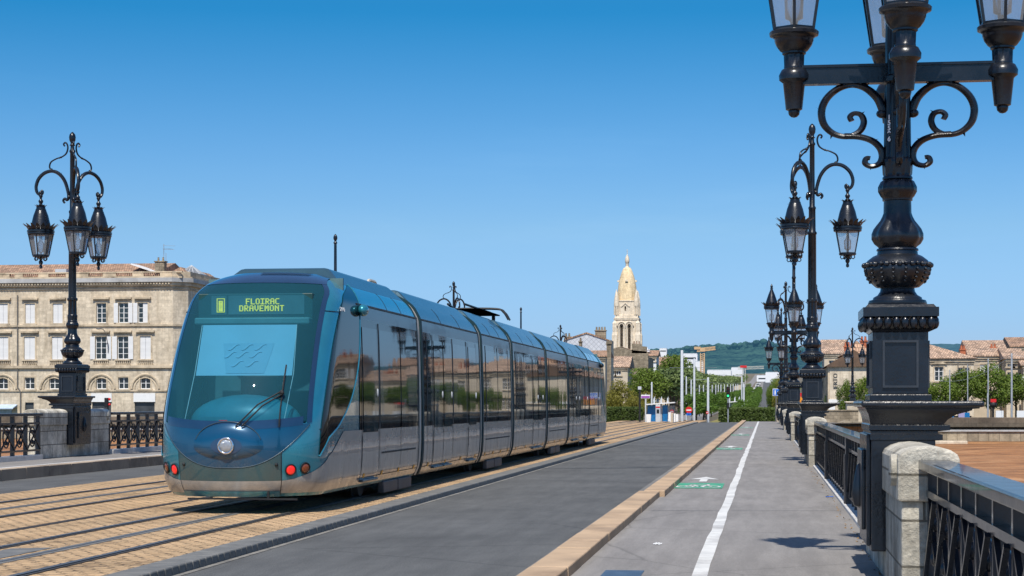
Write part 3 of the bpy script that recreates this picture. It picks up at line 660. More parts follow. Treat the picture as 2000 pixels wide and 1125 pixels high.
def make_lamp_up():
    root=empty('street_lamp',(1.10,LY[0],.05)); lamp_base(root); lamp_shaft(root)
    for k in range(4):
        a=k*PI/2; m=MB(); ca,sa=math.cos(a),math.sin(a)
        # horizontal beam
        p=Vector((ca*.09,sa*.09,4.275)); q=Vector((ca*.80,sa*.80,4.275)); m.bar(p,q,.075,.125); m.bar(p+Vector((0,0,.07)),q+Vector((0,0,.07)),.10,.022); m.bar(p-Vector((0,0,.07)),q-Vector((0,0,.07)),.10,.02)
        # big C scroll hanging from the beam, ending in a small spiral; lower S scroll back to the pole
        arm_curve(m,a,[(.115,3.90),(.16,4.04),(.25,4.15),(.36,4.19),(.47,4.15),(.56,4.05),(.60,3.92),(.58,3.78),(.50,3.68),(.39,3.65),(.30,3.70),(.265,3.79),(.285,3.87),(.34,3.89),(.375,3.855),(.36,3.81)],lambda t:.036-.012*t)
        arm_curve(m,a,[(.42,3.655),(.30,3.645),(.20,3.60),(.14,3.52),(.125,3.43),(.15,3.36),(.21,3.335),(.255,3.37),(.245,3.42),(.215,3.42)],lambda t:.033-.010*t)
        for r,z,dr,dz in ((.50,3.675,.03,-.05),(.30,3.655,.02,.05),(.20,3.60,-.05,.02),(.25,4.15,-.02,.05),(.16,4.03,-.05,.02),(.285,3.87,-.03,.04),(.14,3.50,-.045,-.01),(.21,3.335,.0,-.04),(.47,4.15,.03,.04)):
            m.add([(ca*r-sa*.014,sa*r+ca*.014,z),(ca*r+sa*.014,sa*r-ca*.014,z),(ca*(r+.03),sa*(r+.03),z+.012),(ca*(r+dr),sa*(r+dr),z+dz)],[(0,1,3),(1,2,3),(2,0,3)])
        m.ball((ca*.125,sa*.125,3.88),.048,8,6); m.bar((ca*.29,sa*.29,4.20),(ca*.43,sa*.43,4.20),.06,.07)
        for r,z in ((.605,3.95),(.57,3.77),(.58,4.03)):
            m.add([(ca*r-sa*.012,sa*r+ca*.012,z-.03),(ca*r+sa*.012,sa*r-ca*.012,z-.03),(ca*(r+.045),sa*(r+.045),z+.02)],[(0,1,2),(2,1,0)])
        m.v=[((p[0]*(1+.05*min(1,max(0,(math.hypot(p[0],p[1])-.12)/.1))) if p[2]<4.19 else p[0]),(p[1]*(1+.05*min(1,max(0,(math.hypot(p[0],p[1])-.12)/.1))) if p[2]<4.19 else p[1]),(4.19-(4.19-p[2])*.81 if p[2]<4.19 else p[2])) for p in m.v]
        m.build('arm',M['iron'],root,smooth=45)
        lantern(root,(ca*.86,sa*.86),4.66,True)
    return root
def make_lamp_hang(flip):
    root=empty('street_lamp',(1.10,LY[1],.05)); lamp_base(root); lamp_shaft(root,True)
    for k in range(3):
        a=k*2*PI/3; m=MB(); ca,sa=math.cos(a),math.sin(a)
        arm_curve(m,a,[(.20,6.47),(.24,6.53),(.20,6.58),(.14,6.55),(.10,6.62),(.12,6.78),(.20,7.02),(.34,7.20),(.52,7.28),(.72,7.24),(.88,7.10),(.95,6.92),(.94,6.78),(.88,6.70),(.80,6.71),(.78,6.77),(.82,6.80)],lambda t:.026+.020*math.sin(PI*t))
        arm_curve(m,a,[(.20,8.0),(.23,8.05),(.19,8.09),(.14,8.05),(.12,7.95),(.16,7.82),(.27,7.72),(.42,7.66),(.56,7.56),(.60,7.42),(.57,7.33),(.53,7.35)],.022)
        for r,z,q in ((.30,7.705,.032),(.34,7.685,.026),(.56,7.30,.045),(.09,6.62,.05),(.83,6.74,.05)): m.ball((ca*r,sa*r,z),q,8,6)
        for r,z,dr,dz in ((.30,7.18,-.03,.07),(.62,7.28,.02,.07),(.83,7.17,.06,.05),(.95,6.95,.07,0),(.22,7.06,-.06,.03)):
            m.add([(ca*r-sa*.02,sa*r+ca*.02,z),(ca*r+sa*.02,sa*r-ca*.02,z),(ca*(r+dr),sa*(r+dr),z+dz)],[(0,1,2),(2,1,0)])
        m.v=[(p[0],p[1],p[2]-.10-.10*min(1,max(0,(p[2]-7.3)/.5))) for p in m.v]; m.build('arm',M['iron'],root,smooth=45)
        lantern(root,(ca*.83,sa*.83),5.06,False)
    return root
lamp_up=make_lamp_up(); lamp_hang=make_lamp_hang(1)
tag(lamp_up,'big dark lamp at the right edge, number 15596 on its pole, lanterns cut off above','street lamp','dark cast iron lamps along the bridge')
tag(lamp_hang,'tall dark lamp with three hanging lanterns, second on the right railing','street lamp','dark cast iron lamps along the bridge')
lab={('r',2):'lamp with four upright lanterns, third on the right railing',('r',3):'lamp with hanging lanterns, fourth on the right railing behind the third',('r',4):'small far lamp with upright lanterns, last on the right railing near the blue sign',
 ('l',1):'tall lamp with three hanging lanterns on the left parapet before the pale stone building',('l',2):'lamp whose pole top alone rises above the cab end of the tram roof',('l',3):'lamp whose scrolled top shows above the tram roof beside the pantograph',('l',4):'lamp whose thin pole tip alone shows above the middle of the tram'}
for (s,k),l in lab.items():
    o=dup(lamp_up if k%2==0 else lamp_hang); o.location=(1.10 if s=='r' else -17.26,LY[k],.05 if s=='r' else .22); o.rotation_euler=(0,0,0 if s=='r' else PI); o['label']='dark '+l if not l.startswith('small') else l
o=dup(lamp_hang); o.location=(-17.6,LY[4]+28.6,.22); o.rotation_euler=(0,0,PI); o['label']='farthest left lamp, its scrolled top above the rear of the tram'
o=dup(lamp_hang); o.location=(sx(1665,162),162,-.02); o['label']='lone small lamp with hanging lanterns on the quay abutment beyond the right parapet'
# number on the pole of the near lamp
def text_mesh(name, body, size, mat, parent, loc, rot, spacing=1, vertical=False, extrude=.001):
    cu=bpy.data.curves.new(name,'FONT'); cu.body='\n'.join(body) if vertical else body; cu.size=size; cu.align_x='CENTER'; cu.align_y='CENTER'; cu.extrude=extrude; cu.offset=.0022*size/.06 if vertical else 0; cu.space_line=spacing if vertical else 1
    t=bpy.data.objects.new(name,cu); me=bpy.data.meshes.new_from_object(t); bpy.data.objects.remove(t); bpy.data.curves.remove(cu)
    me.materials.clear(); me.materials.append(mat); o=bpy.data.objects.new(name,me); COL.objects.link(o); o.parent=parent; o.location=loc; o.rotation_euler=rot; return o
text_mesh('number',['1','5','5','9','6'],.054,M['white_e'],lamp_up,(-.076,-.108,3.80),(PI/2,0,-.5),.84,True)
# ================================================================== TRAM  (local: x right, y away from the nose tip, z up)
def herm(xs,ys):
    n=len(xs); d=[(ys[i+1]-ys[i])/(xs[i+1]-xs[i]) for i in range(n-1)]; mm=[d[0]]+[0 if d[i-1]*d[i]<=0 else 2*d[i-1]*d[i]/(d[i-1]+d[i]) for i in range(1,n-1)]+[d[-1]]
    def f(x):
        x=min(max(x,xs[0]),xs[-1]); i=0
        while i<n-2 and x>xs[i+1]: i+=1
        h=xs[i+1]-xs[i]; t=(x-xs[i])/h
        return ys[i]*(1+2*t)*(1-t)**2+mm[i]*h*t*(1-t)**2+ys[i+1]*t*t*(3-2*t)+mm[i+1]*h*t*t*(t-1)
    return f
nf=herm([.16,.25,.5,.9,1.27,1.6,2.0,2.4,2.8,3.1,3.3,3.42,3.5,3.57],[.28,.16,.05,0,.03,.15,.36,.6,.9,1.18,1.45,1.75,2.1,2.7])
wf=herm([.16,.25,.5,.9,1.5,2.3,3.05,3.2,3.35,3.45,3.53,3.57],[.98,1.09,1.18,1.2,1.2,1.185,1.15,1.09,.98,.84,.66,.5])
YE=7.95; PW=2.2; TL=48.4
ZB=.25
def Sf(a,z):
    sg=-1 if a<0 else 1; a=abs(a); n=nf(z); w=wf(z)
    if a<=1:
        p=a*PI/2; return Vector((sg*w*math.sin(p)**(2/PW), n+1.0*(1-max(0,math.cos(p))**(2/PW)), z))
    return Vector((sg*w, n+1.0+(a-1)*(YE-n-1.0), z))
def Sn(a,z):
    e=1e-3; az=max(-2,min(2,a)); d1=Sf(az+e,z)-Sf(az-e,z); z0=max(.17,z-.01);z1=min(3.56,z+.01); d2=Sf(az,z1)-Sf(az,z0)
    n=d1.cross(d2); return n.normalized() if n.length>1e-9 else Vector((0,-1,0))
def So(a,z,off=0): return Sf(a,z)+Sn(a,z)*off
def ax(x,z):                                # front parameter for a lateral position
    t=min(1,abs(x)/wf(z)); return math.copysign(math.asin(t**(PW/2))/(PI/2),x)
def ay(y,z): n=nf(z); return 1+(y-n-1.0)/(YE-n-1.0)
tram=empty('tram',(-7.4,24.8,.0),'long teal and grey articulated tram with rounded cab, its sign reading FLOIRAC DRAVEMONT','tram')
def patch(mb,fn,nu,nv,off):
    mb.grid(lambda u,v: So(*fn(u,v),off),nu,nv)
def lerp(a,b,t): return a+(b-a)*t
# windscreen outline
def ws_x(z): return lerp(1.035,.985,max(0,min(1,(z-1.3)/1.9)))*(1-.10*max(0,(z-3.12)/.2)**2)
def ws_zb(x): return 1.235+.075*(abs(x)/1.03)**2.5
def ws_zt(x): return 3.315-.0*(abs(x)/.95)**2
def ws_map(u,v,gx=0,gz=0):
    xx=2*u-1; z=lerp(ws_zb(xx)-gz,ws_zt(xx*.95)+gz,v); return ax(xx*(ws_x(z)+gx),z),z
def in_ws(a,z):
    if abs(a)>1: return False
    x=Sf(a,z).x
    return abs(x)<ws_x(z)+.03 and ws_zb(x)-.03<z<ws_zt(x)+.03
def zgrey(a):                               # upper edge of the silver lower body
    a=abs(a); return herm([0,.38,.64,.84,1.02,1.06,1.10,1.13],[.47,.475,.56,.67,.83,.93,1.05,1.14])(a)
def sm(x): return .655+.60*(abs(x)/1.05)**2.7
def cab(root, front=True):
    zs=[ZB+(3.57-ZB)*i/110 for i in range(111)]; av=[-2+4*i/200 for i in range(201)]
    av=[-2,-1.7,-1.4,-1.2]+[-1.1+2.2*i/160 for i in range(161)]+[1.2,1.4,1.7,2]
    # shell with the windscreen cut out
    m=MB(); nA=len(av); vs=[Sf(a,z) for z in zs for a in av]; fs=[]
    for j in range(110):
        for i in range(nA-1):
            q=[(av[i],zs[j]),(av[i+1],zs[j]),(av[i+1],zs[j+1]),(av[i],zs[j+1])]
            if front and all(in_ws(*p) for p in q): continue
            b=j*nA+i; fs.append((b,b+1,b+nA+1,b+nA))
    m.add(vs,fs)
    # roof strip and underside
    e=[Sf(a,3.57) for a in av]; k=len(av)
    m.add(e,[tuple(range(k))]); e=[Sf(a,ZB) for a in av]; m.add(e,[tuple(range(k-1,-1,-1))])
    sh=m.build('cab_shell',[M['teal']],root,smooth=50)
    if front:
        m=MB(); patch(m,lambda u,v:ws_map(u,v,-.0,-.0),28,36,.006); w=m.build('windscreen',M['wind'],root,smooth=180)
        # surround
        m=MB(); bw=.05
        for s in (-1,1):
            def side(u,v,s=s):
                z=lerp(ws_zb(1)-.02,ws_zt(.95)+.02,v); return ax(s*(ws_x(z)+lerp(-.02,.034,u if s>0 else 1-u)),z),z
            patch(m,side,3,36,.010)
        patch(m,lambda u,v:(lambda x:(ax(x,ws_zb(x)+lerp(-.05,.07,v)),ws_zb(x)+lerp(-.05,.07,v)))((2*u-1)*.975),30,2,.0105)
        m.build('windscreen_surround',M['navy'],root,smooth=180)
        m=MB()
        patch(m,lambda u,v:(lambda x,z:(ax(x,z),z))((2*u-1)*lerp(.93,.80,v),lerp(3.31,3.50,v)),30,6,.012)
        o=m.build('roof_brow',M['navy'],root,smooth=180)
        m=MB()
        for i in range(3):
            z0=3.452+.016*i; patch(m,lambda u,v:(lambda x:(ax(x,z0+.009*v),z0+.009*v))(lerp(-.05,.62,u)),10,1,.022)
        m.build('air_grille',M['black'],root)
    # deep blue nose panel under the windscreen (smile)
    def sm(x): return .655+.60*(abs(x)/1.05)**2.7
    m=MB(); patch(m,lambda u,v:(lambda x,z:(ax(x,z),z))(*(lambda x:(x,lerp(sm(x),ws_zb(x)-.035,v)))((2*u-1)*1.05)),40,14,.008); m.build('nose_panel',M['deep'],root,smooth=180)
    # thin tubes imitate the bright reflection on the nose panel edge and boss crest
    m=MB(); m.tube([So(ax(x,sm(x)),sm(x),.008) for x in [-1.05+2.1*i/60 for i in range(61)]],.0075,5); m.tube([So(ax(.47*math.cos(t),.985+.31*math.sin(t)),.985+.31*math.sin(t),.014) for t in [PI*(.06+.88*i/30) for i in range(31)]],.008,5); m.build('rim',M['upper'],root,smooth=180)
    # round boss carrying the headlight
    m=MB()
    def boss(u,v):
        r=v; t=2*PI*u; x=.50*r*math.cos(t); z=.965+(.30 if math.sin(t)>0 else .19)*r*math.sin(t); return So(ax(x,z),z,.012+.05*(1-r**4))
    m.grid(boss,40,10); m.build('nose_boss',M['deep'],root,smooth=180)
    m=MB(); m.grid(lambda u,v:So(ax(.215*v*math.cos(2*PI*u),.96+.115*v*math.sin(2*PI*u)),.96+.115*v*math.sin(2*PI*u),.064),36,3); o=m.build('headlight',M['navy'],root,smooth=180)
    y0=Sf(0,.96).y
    m=MB(); m.tube([(.105*math.cos(t),y0-.075,.965+.105*math.sin(t)) for t in [2*PI*i/28 for i in range(28)]],.016,8,True); m.build('ring',M['chrome'],o,smooth=180)
    m=MB(); m.ball((0,y0-.062,.965),(.098,.03,.098),20,10); m.build('lens',M['clear'],o,smooth=180)
    # lower bodywork
    m=MB(); patch(m,lambda u,v:(lambda a:(a,lerp(.30,zgrey(a)-.0,v)))(lerp(-1.13,1.13,u)),90,10,.008)
    for s in (-1,1): 
        patch(m,lambda u,v:(lambda a:(s*a if s>0 else -a,lerp(.30,1.14,v)))(lerp(1.13,2,u) if s>0 else lerp(2,1.13,u)),6,16,.008)
    m.build('lower_panel',M['silver'],root,smooth=50)
    m=MB(); patch(m,lambda u,v:(lambda a:(a,lerp(zgrey(a)+.002,sm(Sf(a,.8).x)-.012,v)))(lerp(-.40,.385,u)),40,8,.009); m.build('bumper',M['gtl'],root,smooth=50)
    m=MB(); patch(m,lambda u,v:(lerp(-.40,.385,u),lerp(.26,.335,v)),40,3,.022); m.build('bumper_lip',M['teal'],root,smooth=50)
    # seams
    m=MB()
    for a in (-.405,.39):
        patch(m,lambda u,v:(a+.006*(u-.5),lerp(.27,sm(Sf(a,.8).x),v)),1,14,.0105)
    for s in (-1,1):
        aa=[s*(.62+.5*i/12) for i in range(13)]
        m.tube([So(a,2.90,.003) for a in aa],.007,5); m.tube([So(a,1.185,.003) for a in [s*(.80+.33*i/12) for i in range(13)]],.007,5)
    m.build('panel_seam',M['black'],root)
    # lamps
    for s in (-1,1):
        for x,z,mt,nmn in ((.83,.625,'red','tail_light'),(.995,.645,'amber','indicator')):
            a=ax(s*x,z); c=So(a,z,.012); n=Sn(a,z); q=n.to_track_quat('Z','Y')
            m=MB(); m.lathe([(.085,0),(.085,.012),(.072,.016),(.066,.004)],20); m.v=[tuple(c+q@Vector(p)) for p in m.v]; o=m.build(nmn,M['black'],root,smooth=40)
            m=MB(); m.ball((0,0,.004),(.066,.066,.018),16,8); m.v=[tuple(c+q@Vector(p)) for p in m.v]; m.build('lens',M[mt],o,smooth=180)
        a=ax(s*.66,.70); m=MB(); c=So(a,.70,.012); m.ball(c,.026,10,6); m.build('sensor',M['black'],root)
    # leaf-shaped cab side glass
    zl=herm([.80,1.46,2.2,2.82,3.15,3.40],[.79,.84,.875,.925,1.0,1.13]); zr=herm([.80,1.24,1.76,2.24,3.04,3.30,3.40],[.795,1.09,1.205,1.235,1.19,1.16,1.135])
    for s in (-1,1):
        m=MB()
        def lf(u,v):
            z=lerp(.80,3.395,v); return s*lerp(zl(z),zr(z),u if s>0 else 1-u),z
        patch(m,lf,14,60,.010); m.build('cab_side_window',M['band'],root,smooth=180)
        m=MB(); zz=[.80+2.6*i/40 for i in range(41)]
        m.tube([So(s*zr(z),z,.006) for z in zz],.016,6); m.build('window_trim',M['teal'],root,smooth=60)
        # camera pod
        c=So(s*1.19,2.99,.07); m=MB(); m.ball(c,(.085,.14,.095),16,10); o=m.build('mirror_camera',M['teal'],root,smooth=180)
        m=MB(); m.ball(c+Vector((0,.06,0)),(.07,.13,.08),14,8); m.build('camera_back',M['black'],o,smooth=180)
    return sh
def side_stuff(root, y0, y1, layout, s, shellend=None, tags=True, bogie=False, flap=None):
    """flat flank y0..y1 of a section, s=+-1; layout: ('w'|'d'|'D', ya, yb)"""
    def P(y,z,off): return Vector((s*(wf(z)+off),y,z))
    def strip(mb,ya,yb,za,zb,off,nz=6):
        if s<0: ya,yb=yb,ya
        mb.grid(lambda u,v:P(lerp(ya,yb,u),lerp(za,zb,v),off),1,nz)
    m=MB(); strip(m,y0,y1,1.14,2.86,.009,10); m.build('glazing_band',M['band'],root,smooth=180)
    m=MB(); strip(m,y0,y1,2.83,3.065,.0075,4); m.build('upper_panel',M['upper'],root,smooth=180)
    m=MB(); m.bar(P(y0,3.085,.008),P(y1,3.085,.008),.03,.028); m.build('gutter',M['black'],root)
    seam=MB()
    for k,ya,yb in layout:
        m=MB()
        if k in 'wv':
            strip(m,ya+.045,yb-.045,1.22,2.74,.0145,10); m.build('window',M['pane'],root,smooth=180)
        elif k=='d':
            strip(m,ya+.075,yb-.075,1.10,2.74,.017,10); o=m.build('door',M['pane'],root,smooth=180)
            m=MB(); strip(m,ya+.015,yb-.015,.40,1.05,.014,8); m.build('door_panel',M['silver'],o,smooth=180)
            m=MB(); strip(m,ya-.012,ya+.012,.36,2.83,.018,8); strip(m,yb-.012,yb+.012,.36,2.83,.018,8); m.build('door_seal',M['rubber'],o)
            c=P((ya+yb)/2,.345,.03); m=MB(); m.box(*sorted((c.x-s*.10,c.x+s*.04)),ya+.05,yb-.05,.325,.362); m.build('door_step',M['upper'],o,bevel=.01)
            m=MB(); m.ball(P(yb-.12,1.72,.02),(.014,.03,.07),8,6); m.build('door_button',M['lgrey'],o,smooth=180)
        for yy in (ya,yb):
            if k in 'w': strip(seam,yy-.009,yy+.009,.36,1.13,.0145,4); strip(seam,yy-.035,yy+.035,1.15,2.84,.0135,6)
    if flap:
        strip(seam,flap[0],flap[1],.735,.765,.016,2)
        for q in ((flap[0]*.75+flap[1]*.25),(flap[0]*.25+flap[1]*.75)): pass
        if False: strip(seam,q-.05,q+.05,1.055,1.063,.016,1); strip(seam,q-.06,q+.06,.925,.933,.016,1)
    strip(seam,y0,y1,.388,.398,.0145,2)
    seam.build('panel_seam',M['rubber'],root)
    if tags:
        m=MB(); L=y1-y0
        for t in (.08,.36,.64,.92): strip(m,y0+L*t-.06,y0+L*t+.06,.385,.455,.017,2)
        m.build('sticker',M['yellow'],root)
def add_rear_mirror(o): pass
# ---- front cab section
sec=tram
cab(sec,True)
for s in (-1,1):
    side_stuff(sec,3.02,YE,[('d',3.18,4.42),('w',4.5,6.25),('w',6.25,7.80)],s,flap=(4.65,7.6))
# letters on the cab side
zt=2.945; c=So(.99,zt,.02); n=Sn(.99,zt)
# ---- cab interior
m=MB(); m.box(-1.05,1.05,2.55,2.6,.9,3.45); m.box(-.8,.8,.45,2.6,.88,.93); m.build('bulkhead',M['cab'],sec)
m=MB()
m.ball((0,.95,1.28),(.82,.42,.40),32,14); d=m.build('dashboard',M['dash'],sec,smooth=180)
m=MB(); m.box(-.95,.95,.62,1.6,1.10,1.22); m.box(-.55,-.05,.55,.62,1.26,1.36); m.build('console',M['dash'],d)
m=MB(); m.box(-.28,-.16,.53,.56,1.285,1.315); m.build('warning_lamp',M['red'],d)
m=MB(); m.box(-.30,.30,1.65,1.80,1.2,2.0); m.box(-.28,.28,1.35,1.8,1.25,1.38); m.build('driver_seat',M['black'],sec,bevel=.05)
def bl(x,z,off=0): t=(z-1.95)/.74; return Vector((x*lerp(1.0,.985,t),lerp(.86,1.18,t)+off-.03*math.cos(x*2),z))
m=MB(); m.grid(lambda u,v:bl(lerp(-.72,.70,u),lerp(1.95,2.69,v)),10,6); bd=m.build('sun_blind',M['blind'],sec,smooth=180)
m=MB(); m.grid(lambda u,v:bl(lerp(-.37,.40,u)*lerp(.73,1,v),lerp(1.98,2.42,v),-.006),8,6); m.build('blind_emblem',M['blindmark'],bd,smooth=180)
m=MB()
for z,xs in ((2.36,(-.2,.0,.2)),(2.25,(-.24,-.06,.14)),(2.12,(-.12,.1))):
    for x in xs: m.tube([bl(x+.09*q,z+.028*math.sin(q*2.6)+.02*q,-.010) for q in [-1+.25*i for i in range(9)]],[.004+.010*(1-abs(-1+.25*i)) for i in range(9)],5)
m.build('blind_emblem',M['blind'],bd,smooth=180)
m=MB()
for p,q in (((-.74,1.98),(-.80,1.25)),((.72,1.98),(.66,1.28)),((-.735,2.69),(-.74,1.98)),((.70,2.69),(.72,1.98))):
    a=bl(*p); b_=Vector((q[0],.55 if q[1]<1.5 else bl(*q).y,q[1])); m.tube([a,b_],.006,5)
m.build('blind_cord',M['white'],bd)
# destination display
m=MB(); m.box(-.86,.86,1.42,1.60,2.80,3.16); dp=m.build('display_box',M['disp'],sec,bevel=.01)
m=MB(); m.box(-.86,.86,1.22,1.46,2.70,2.80); m.build('display_ledge',M['ledge'],dp,bevel=.02)
m=MB(); m.box(-.66,-.43,1.408,1.42,2.855,3.13); m.box(-.40,.74,1.408,1.42,2.855,3.13); m.build('display_panel',M['cab'],dp)
G={'F':'1111110000100001111010000100001000011111'[:0] or ['11111','10000','10000','11110','10000','10000','10000'],'L':['10000']*6+['11111'],'O':['01110','10001','10001','10001','10001','10001','01110'],
'I':['11111','00100','00100','00100','00100','00100','11111'],'R':['11110','10001','10001','11110','10100','10010','10001'],'A':['01110','10001','10001','11111','10001','10001','10001'],'C':['01111','10000','10000','10000','10000','10000','01111'],
'D':['11110','10001','10001','10001','10001','10001','11110'],'V':['10001','10001','10001','10001','10001','01010','00100'],'E':['11111','10000','10000','11110','10000','10000','11111'],'M':['10001','11011','10101','10101','10001','10001','10001'],'N':['10001','11001','10101','10011','10001','10001','10001'],'T':['11111','00100','00100','00100','00100','00100','00100']}
def dots(mb,txt,x0,ztop,cw,ch,pitch,bold=1.0):
    for i,c in enumerate(txt):
        for r,row in enumerate(G[c]):
            for k,ch_ in enumerate(row):
                if ch_=='1':
                    X=x0+i*pitch+k*cw; Z=ztop-r*ch
                    mb.box(X,X+cw*1.35*bold,1.396,1.407,Z-ch*.95,Z)
m=MB(); dots(m,'FLOIRAC',-.135,3.085,.0113,.0122,.0735); dots(m,'DRAVEMONT',-.235,2.985,.0113,.0122,.0765); m.build('sign_text',M['led'],dp)
m=MB(); 
for r in ((-.575,-.565,2.885,3.09),(-.465,-.455,2.885,3.09),(-.565,-.465,2.885,2.895),(-.565,-.465,3.08,3.09),(-.545,-.530,2.90,3.055),(-.50,-.485,2.90,3.055),(-.53,-.50,3.035,3.055),(-.53,-.50,2.955,2.975),(-.535,-.49,2.98,3.03),(-.535,-.49,2.90,2.95)): m.box(r[0],r[1],1.396,1.407,r[2],r[3])
m.build('sign_text',M['led'],dp)
# wiper
def W3(x,z,off): return So(ax(x,z),z,off)
m=MB(); m.tube([W3(.12,1.22,.05),W3(.40,1.50,.09),W3(.68,1.70,.06)],.011,6); m.tube([W3(.20,1.22,.05),W3(.46,1.48,.10),W3(.69,1.66,.06)],.011,6); wp=m.build('wiper',M['black'],sec)
m=MB(); m.tube([W3(.69,z,.03) for z in [1.22+.86*i/10 for i in range(11)]],.012,6); m.ball(W3(.68,1.68,.05),.04,8,6); m.build('wiper_blade',M['rubber'],wp)
# coupler bar, skirt shadow gap
m=MB(); m.box(-.62,.95,.16,.20,.205,.23); m.box(-.30,-.27,.18,.21,.22,.33); m.box(.52,.55,.18,.21,.22,.33); m.build('obstacle_bar',M['black'],sec)
# ---- intermediate sections
def xsec(): return [(wf(z),z) for z in [ZB,.30,.4,.5,.7,.9,1.2,1.6,2.0,2.4,2.8,3.05,3.12,3.2,3.28,3.35,3.4,3.45,3.49,3.53,3.57]]
def section(y0,y1,layout,name='car_section',flap=None,arch=True):
    r=tram
    pr=xsec(); full=[(-x,z) for x,z in pr][::-1]+[(x,z) for x,z in pr]   # left top -> bottom -> right bottom -> top
    full=[(x,z) for x,z in pr]+[(-x,z) for x,z in pr[::-1]]
    m=MB(); m.prism([(x,y0,z) for x,z in full],(0,y1-y0,0)); sh=m.build('body_shell',M['roofteal'],r,smooth=50)
    for s in (-1,1):
        side_stuff(r,y0+.16,y1-.07,layout,s,flap=flap)
        m=MB()
        for za,zb in ((.31,1.135),):
            ya,yb=(y0+.16,y1-.05) if s>0 else (y1-.05,y0+.16)
            m.grid(lambda u,v:Vector((s*(wf(lerp(za,zb,v))+.008),lerp(ya,yb,u),lerp(za,zb,v))),1,8)
        m.build('lower_panel',M['silver'],r,smooth=180)
    for yy,w_ in ((y0-.02,.17),(y1-.065,.085)):
        m=MB(); n=len(full); 
        o=[(x*1.012,yy,z+(.012 if z>3.2 else 0)) for x,z in full]; m.prism(o,(0,w_,0)); m.build('end_arch',M['archd'],r,smooth=50)
    return r
def bellow(y0,y1):
    pr=xsec(); m=MB(); full=[(x*.97,z*.99) for x,z in pr]+[(-x*.97,z*.99) for x,z in pr[::-1]]
    m.prism([(x,y0,z) for x,z in full],(0,y1-y0,0)); b_=m.build('gangway_bellows',M['bellows'],tram,smooth=50)
    m=MB(); full=[(x*.992,z*.997) for x,z in pr]+[(-x*.992,z*.997) for x,z in pr[::-1]]; m.prism([(x,y0+.09,z) for x,z in full],(0,.22,0)); m.build('gap_trim',M['cream'],b_,smooth=50)
def roof_panels(y0,y1,root,fair=True):
    for s in (-1,1):
        m=MB(); n=3; L=(y1-y0)
        for i in range(1,n):
            y=y0+L*i/n; m.tube([(s*(wf(z)+.001),y,z) for z in [3.10+.46*k/10 for k in range(11)]],.005,4)
        m.tube([(s*(wf(3.47)+.001),y0,3.47),(s*(wf(3.47)+.001),y1,3.47)],.006,4)
        m.build('roof_seam',M['black'],root)
    if not fair: return
    m=MB(); m.frus((.985,(y1-y0)/2-.02),3.345,(.69,(y1-y0)/2-.10),3.635,0,(y0+y1)/2); m.build('roof_fairing',M['roofteal'],root,bevel=.06)
B=[8.1,15.3,20.3,27.5,33.3,40.4]; g=.16
# front cab shell trailing edge arch
m=MB(); pr=xsec(); full=[(x*1.010,z+(.010 if z>3.2 else 0)) for x,z in pr]+[(-x*1.010,z+(.010 if z>3.2 else 0)) for x,z in pr[::-1]]; m.prism([(x,YE-.06,z) for x,z in full],(0,.06,0)); m.build('end_arch',M['archd'],sec,smooth=50)
m=MB(); m.frus((.985,2.6),3.345,(.69,2.25),3.65,0,5.3); m.build('roof_fairing',M['roofteal'],sec,bevel=.06)
roof_panels(4.2,YE-.1,sec,False)
for i,b0 in enumerate(B): bellow(b0-.16,b0+.16)
secs=[]
D=lambda a,b:[('d',a,(a+b)/2),('d',(a+b)/2,b)]
secs.append(section(B[0]+g,B[1]-g,[('w',8.75,9.3)]+D(9.4,11.5)+[('w',11.6,13.3),('d',13.5,14.6)]))
secs.append(section(B[1]+g,B[2]-g,[('w',16.0,17.8),('w',17.8,19.6)],flap=(15.9,19.8)))
secs.append(section(B[2]+g,B[3]-g,[('w',21.0,22.6),('w',22.6,24.2)]+D(24.4,26.7)))
secs.append(section(B[3]+g,B[4]-g,[('w',28.2,30.4),('w',30.4,32.6)],flap=(28.2,32.6)))
secs.append(section(B[4]+g,B[5]-g,[('w',33.8,34.7)]+D(34.8,37.0)+[('w',37.1,38.6),('d',38.8,39.8)]))
for i,r in enumerate(secs): roof_panels(B[i]+g+.1,B[i+1]-g-.1,r)
# ---- rear cab (mirrored)
rc=tram; before=set(o.name for o in COL.objects)
cab(rc,True)
for s in (-1,1): side_stuff(rc,3.02,YE,[('d',3.18,4.42),('w',4.5,6.25),('w',6.25,7.80)],s,flap=(4.65,7.6))
m=MB(); m.box(-1.0,1.0,2.55,2.6,.9,3.45); m.build('bulkhead',M['cab'],rc)
m=MB(); m.frus((.985,2.6),3.345,(.69,2.25),3.65,0,5.3); m.build('roof_fairing',M['roofteal'],rc,bevel=.03); roof_panels(4.2,YE-.1,rc,False)
for o in COL.objects:
    if o.name not in before and o.parent==tram: o.location=(0,TL,0); o.rotation_euler=(0,0,PI)
# ---- bogies: covers and wheels
for yc in (6.4,17.8,30.4,42.2):
    m=MB(); m.box(-.6,.6,yc-1.5,yc+1.5,.16,.30); bo=m.build('bogie',M['under'],tram)
    for s in (-1,1):
        for k in (-1,1):
            x0,x1=sorted((s*1.02,s*1.13)); m=MB(); m.box(x0,x1,yc+k*.62-.58,yc+k*.62+.58,.06,.26); m.build('bogie_cover',M['under'],bo,bevel=.02)
    for s in (-.74,.74):
        for k in (-1.45,1.45):
            m=MB(); w=.06; m.lathe([(.12,-.05),(.27,-.05),(.275,-.02),(.275,.04),(.30,.05),(.30,.07),(.1,.08)],24); m.v=[(s+p[2]*(-1 if s>0 else 1),yc+k+p[0],.295+p[1]) for p in m.v]; m.build('wheel',M['under'],bo,smooth=40)
m=MB(); m.box(-.95,.95,1.2,TL-1.2,.24,.30); m.build('underframe',M['black'],tram)
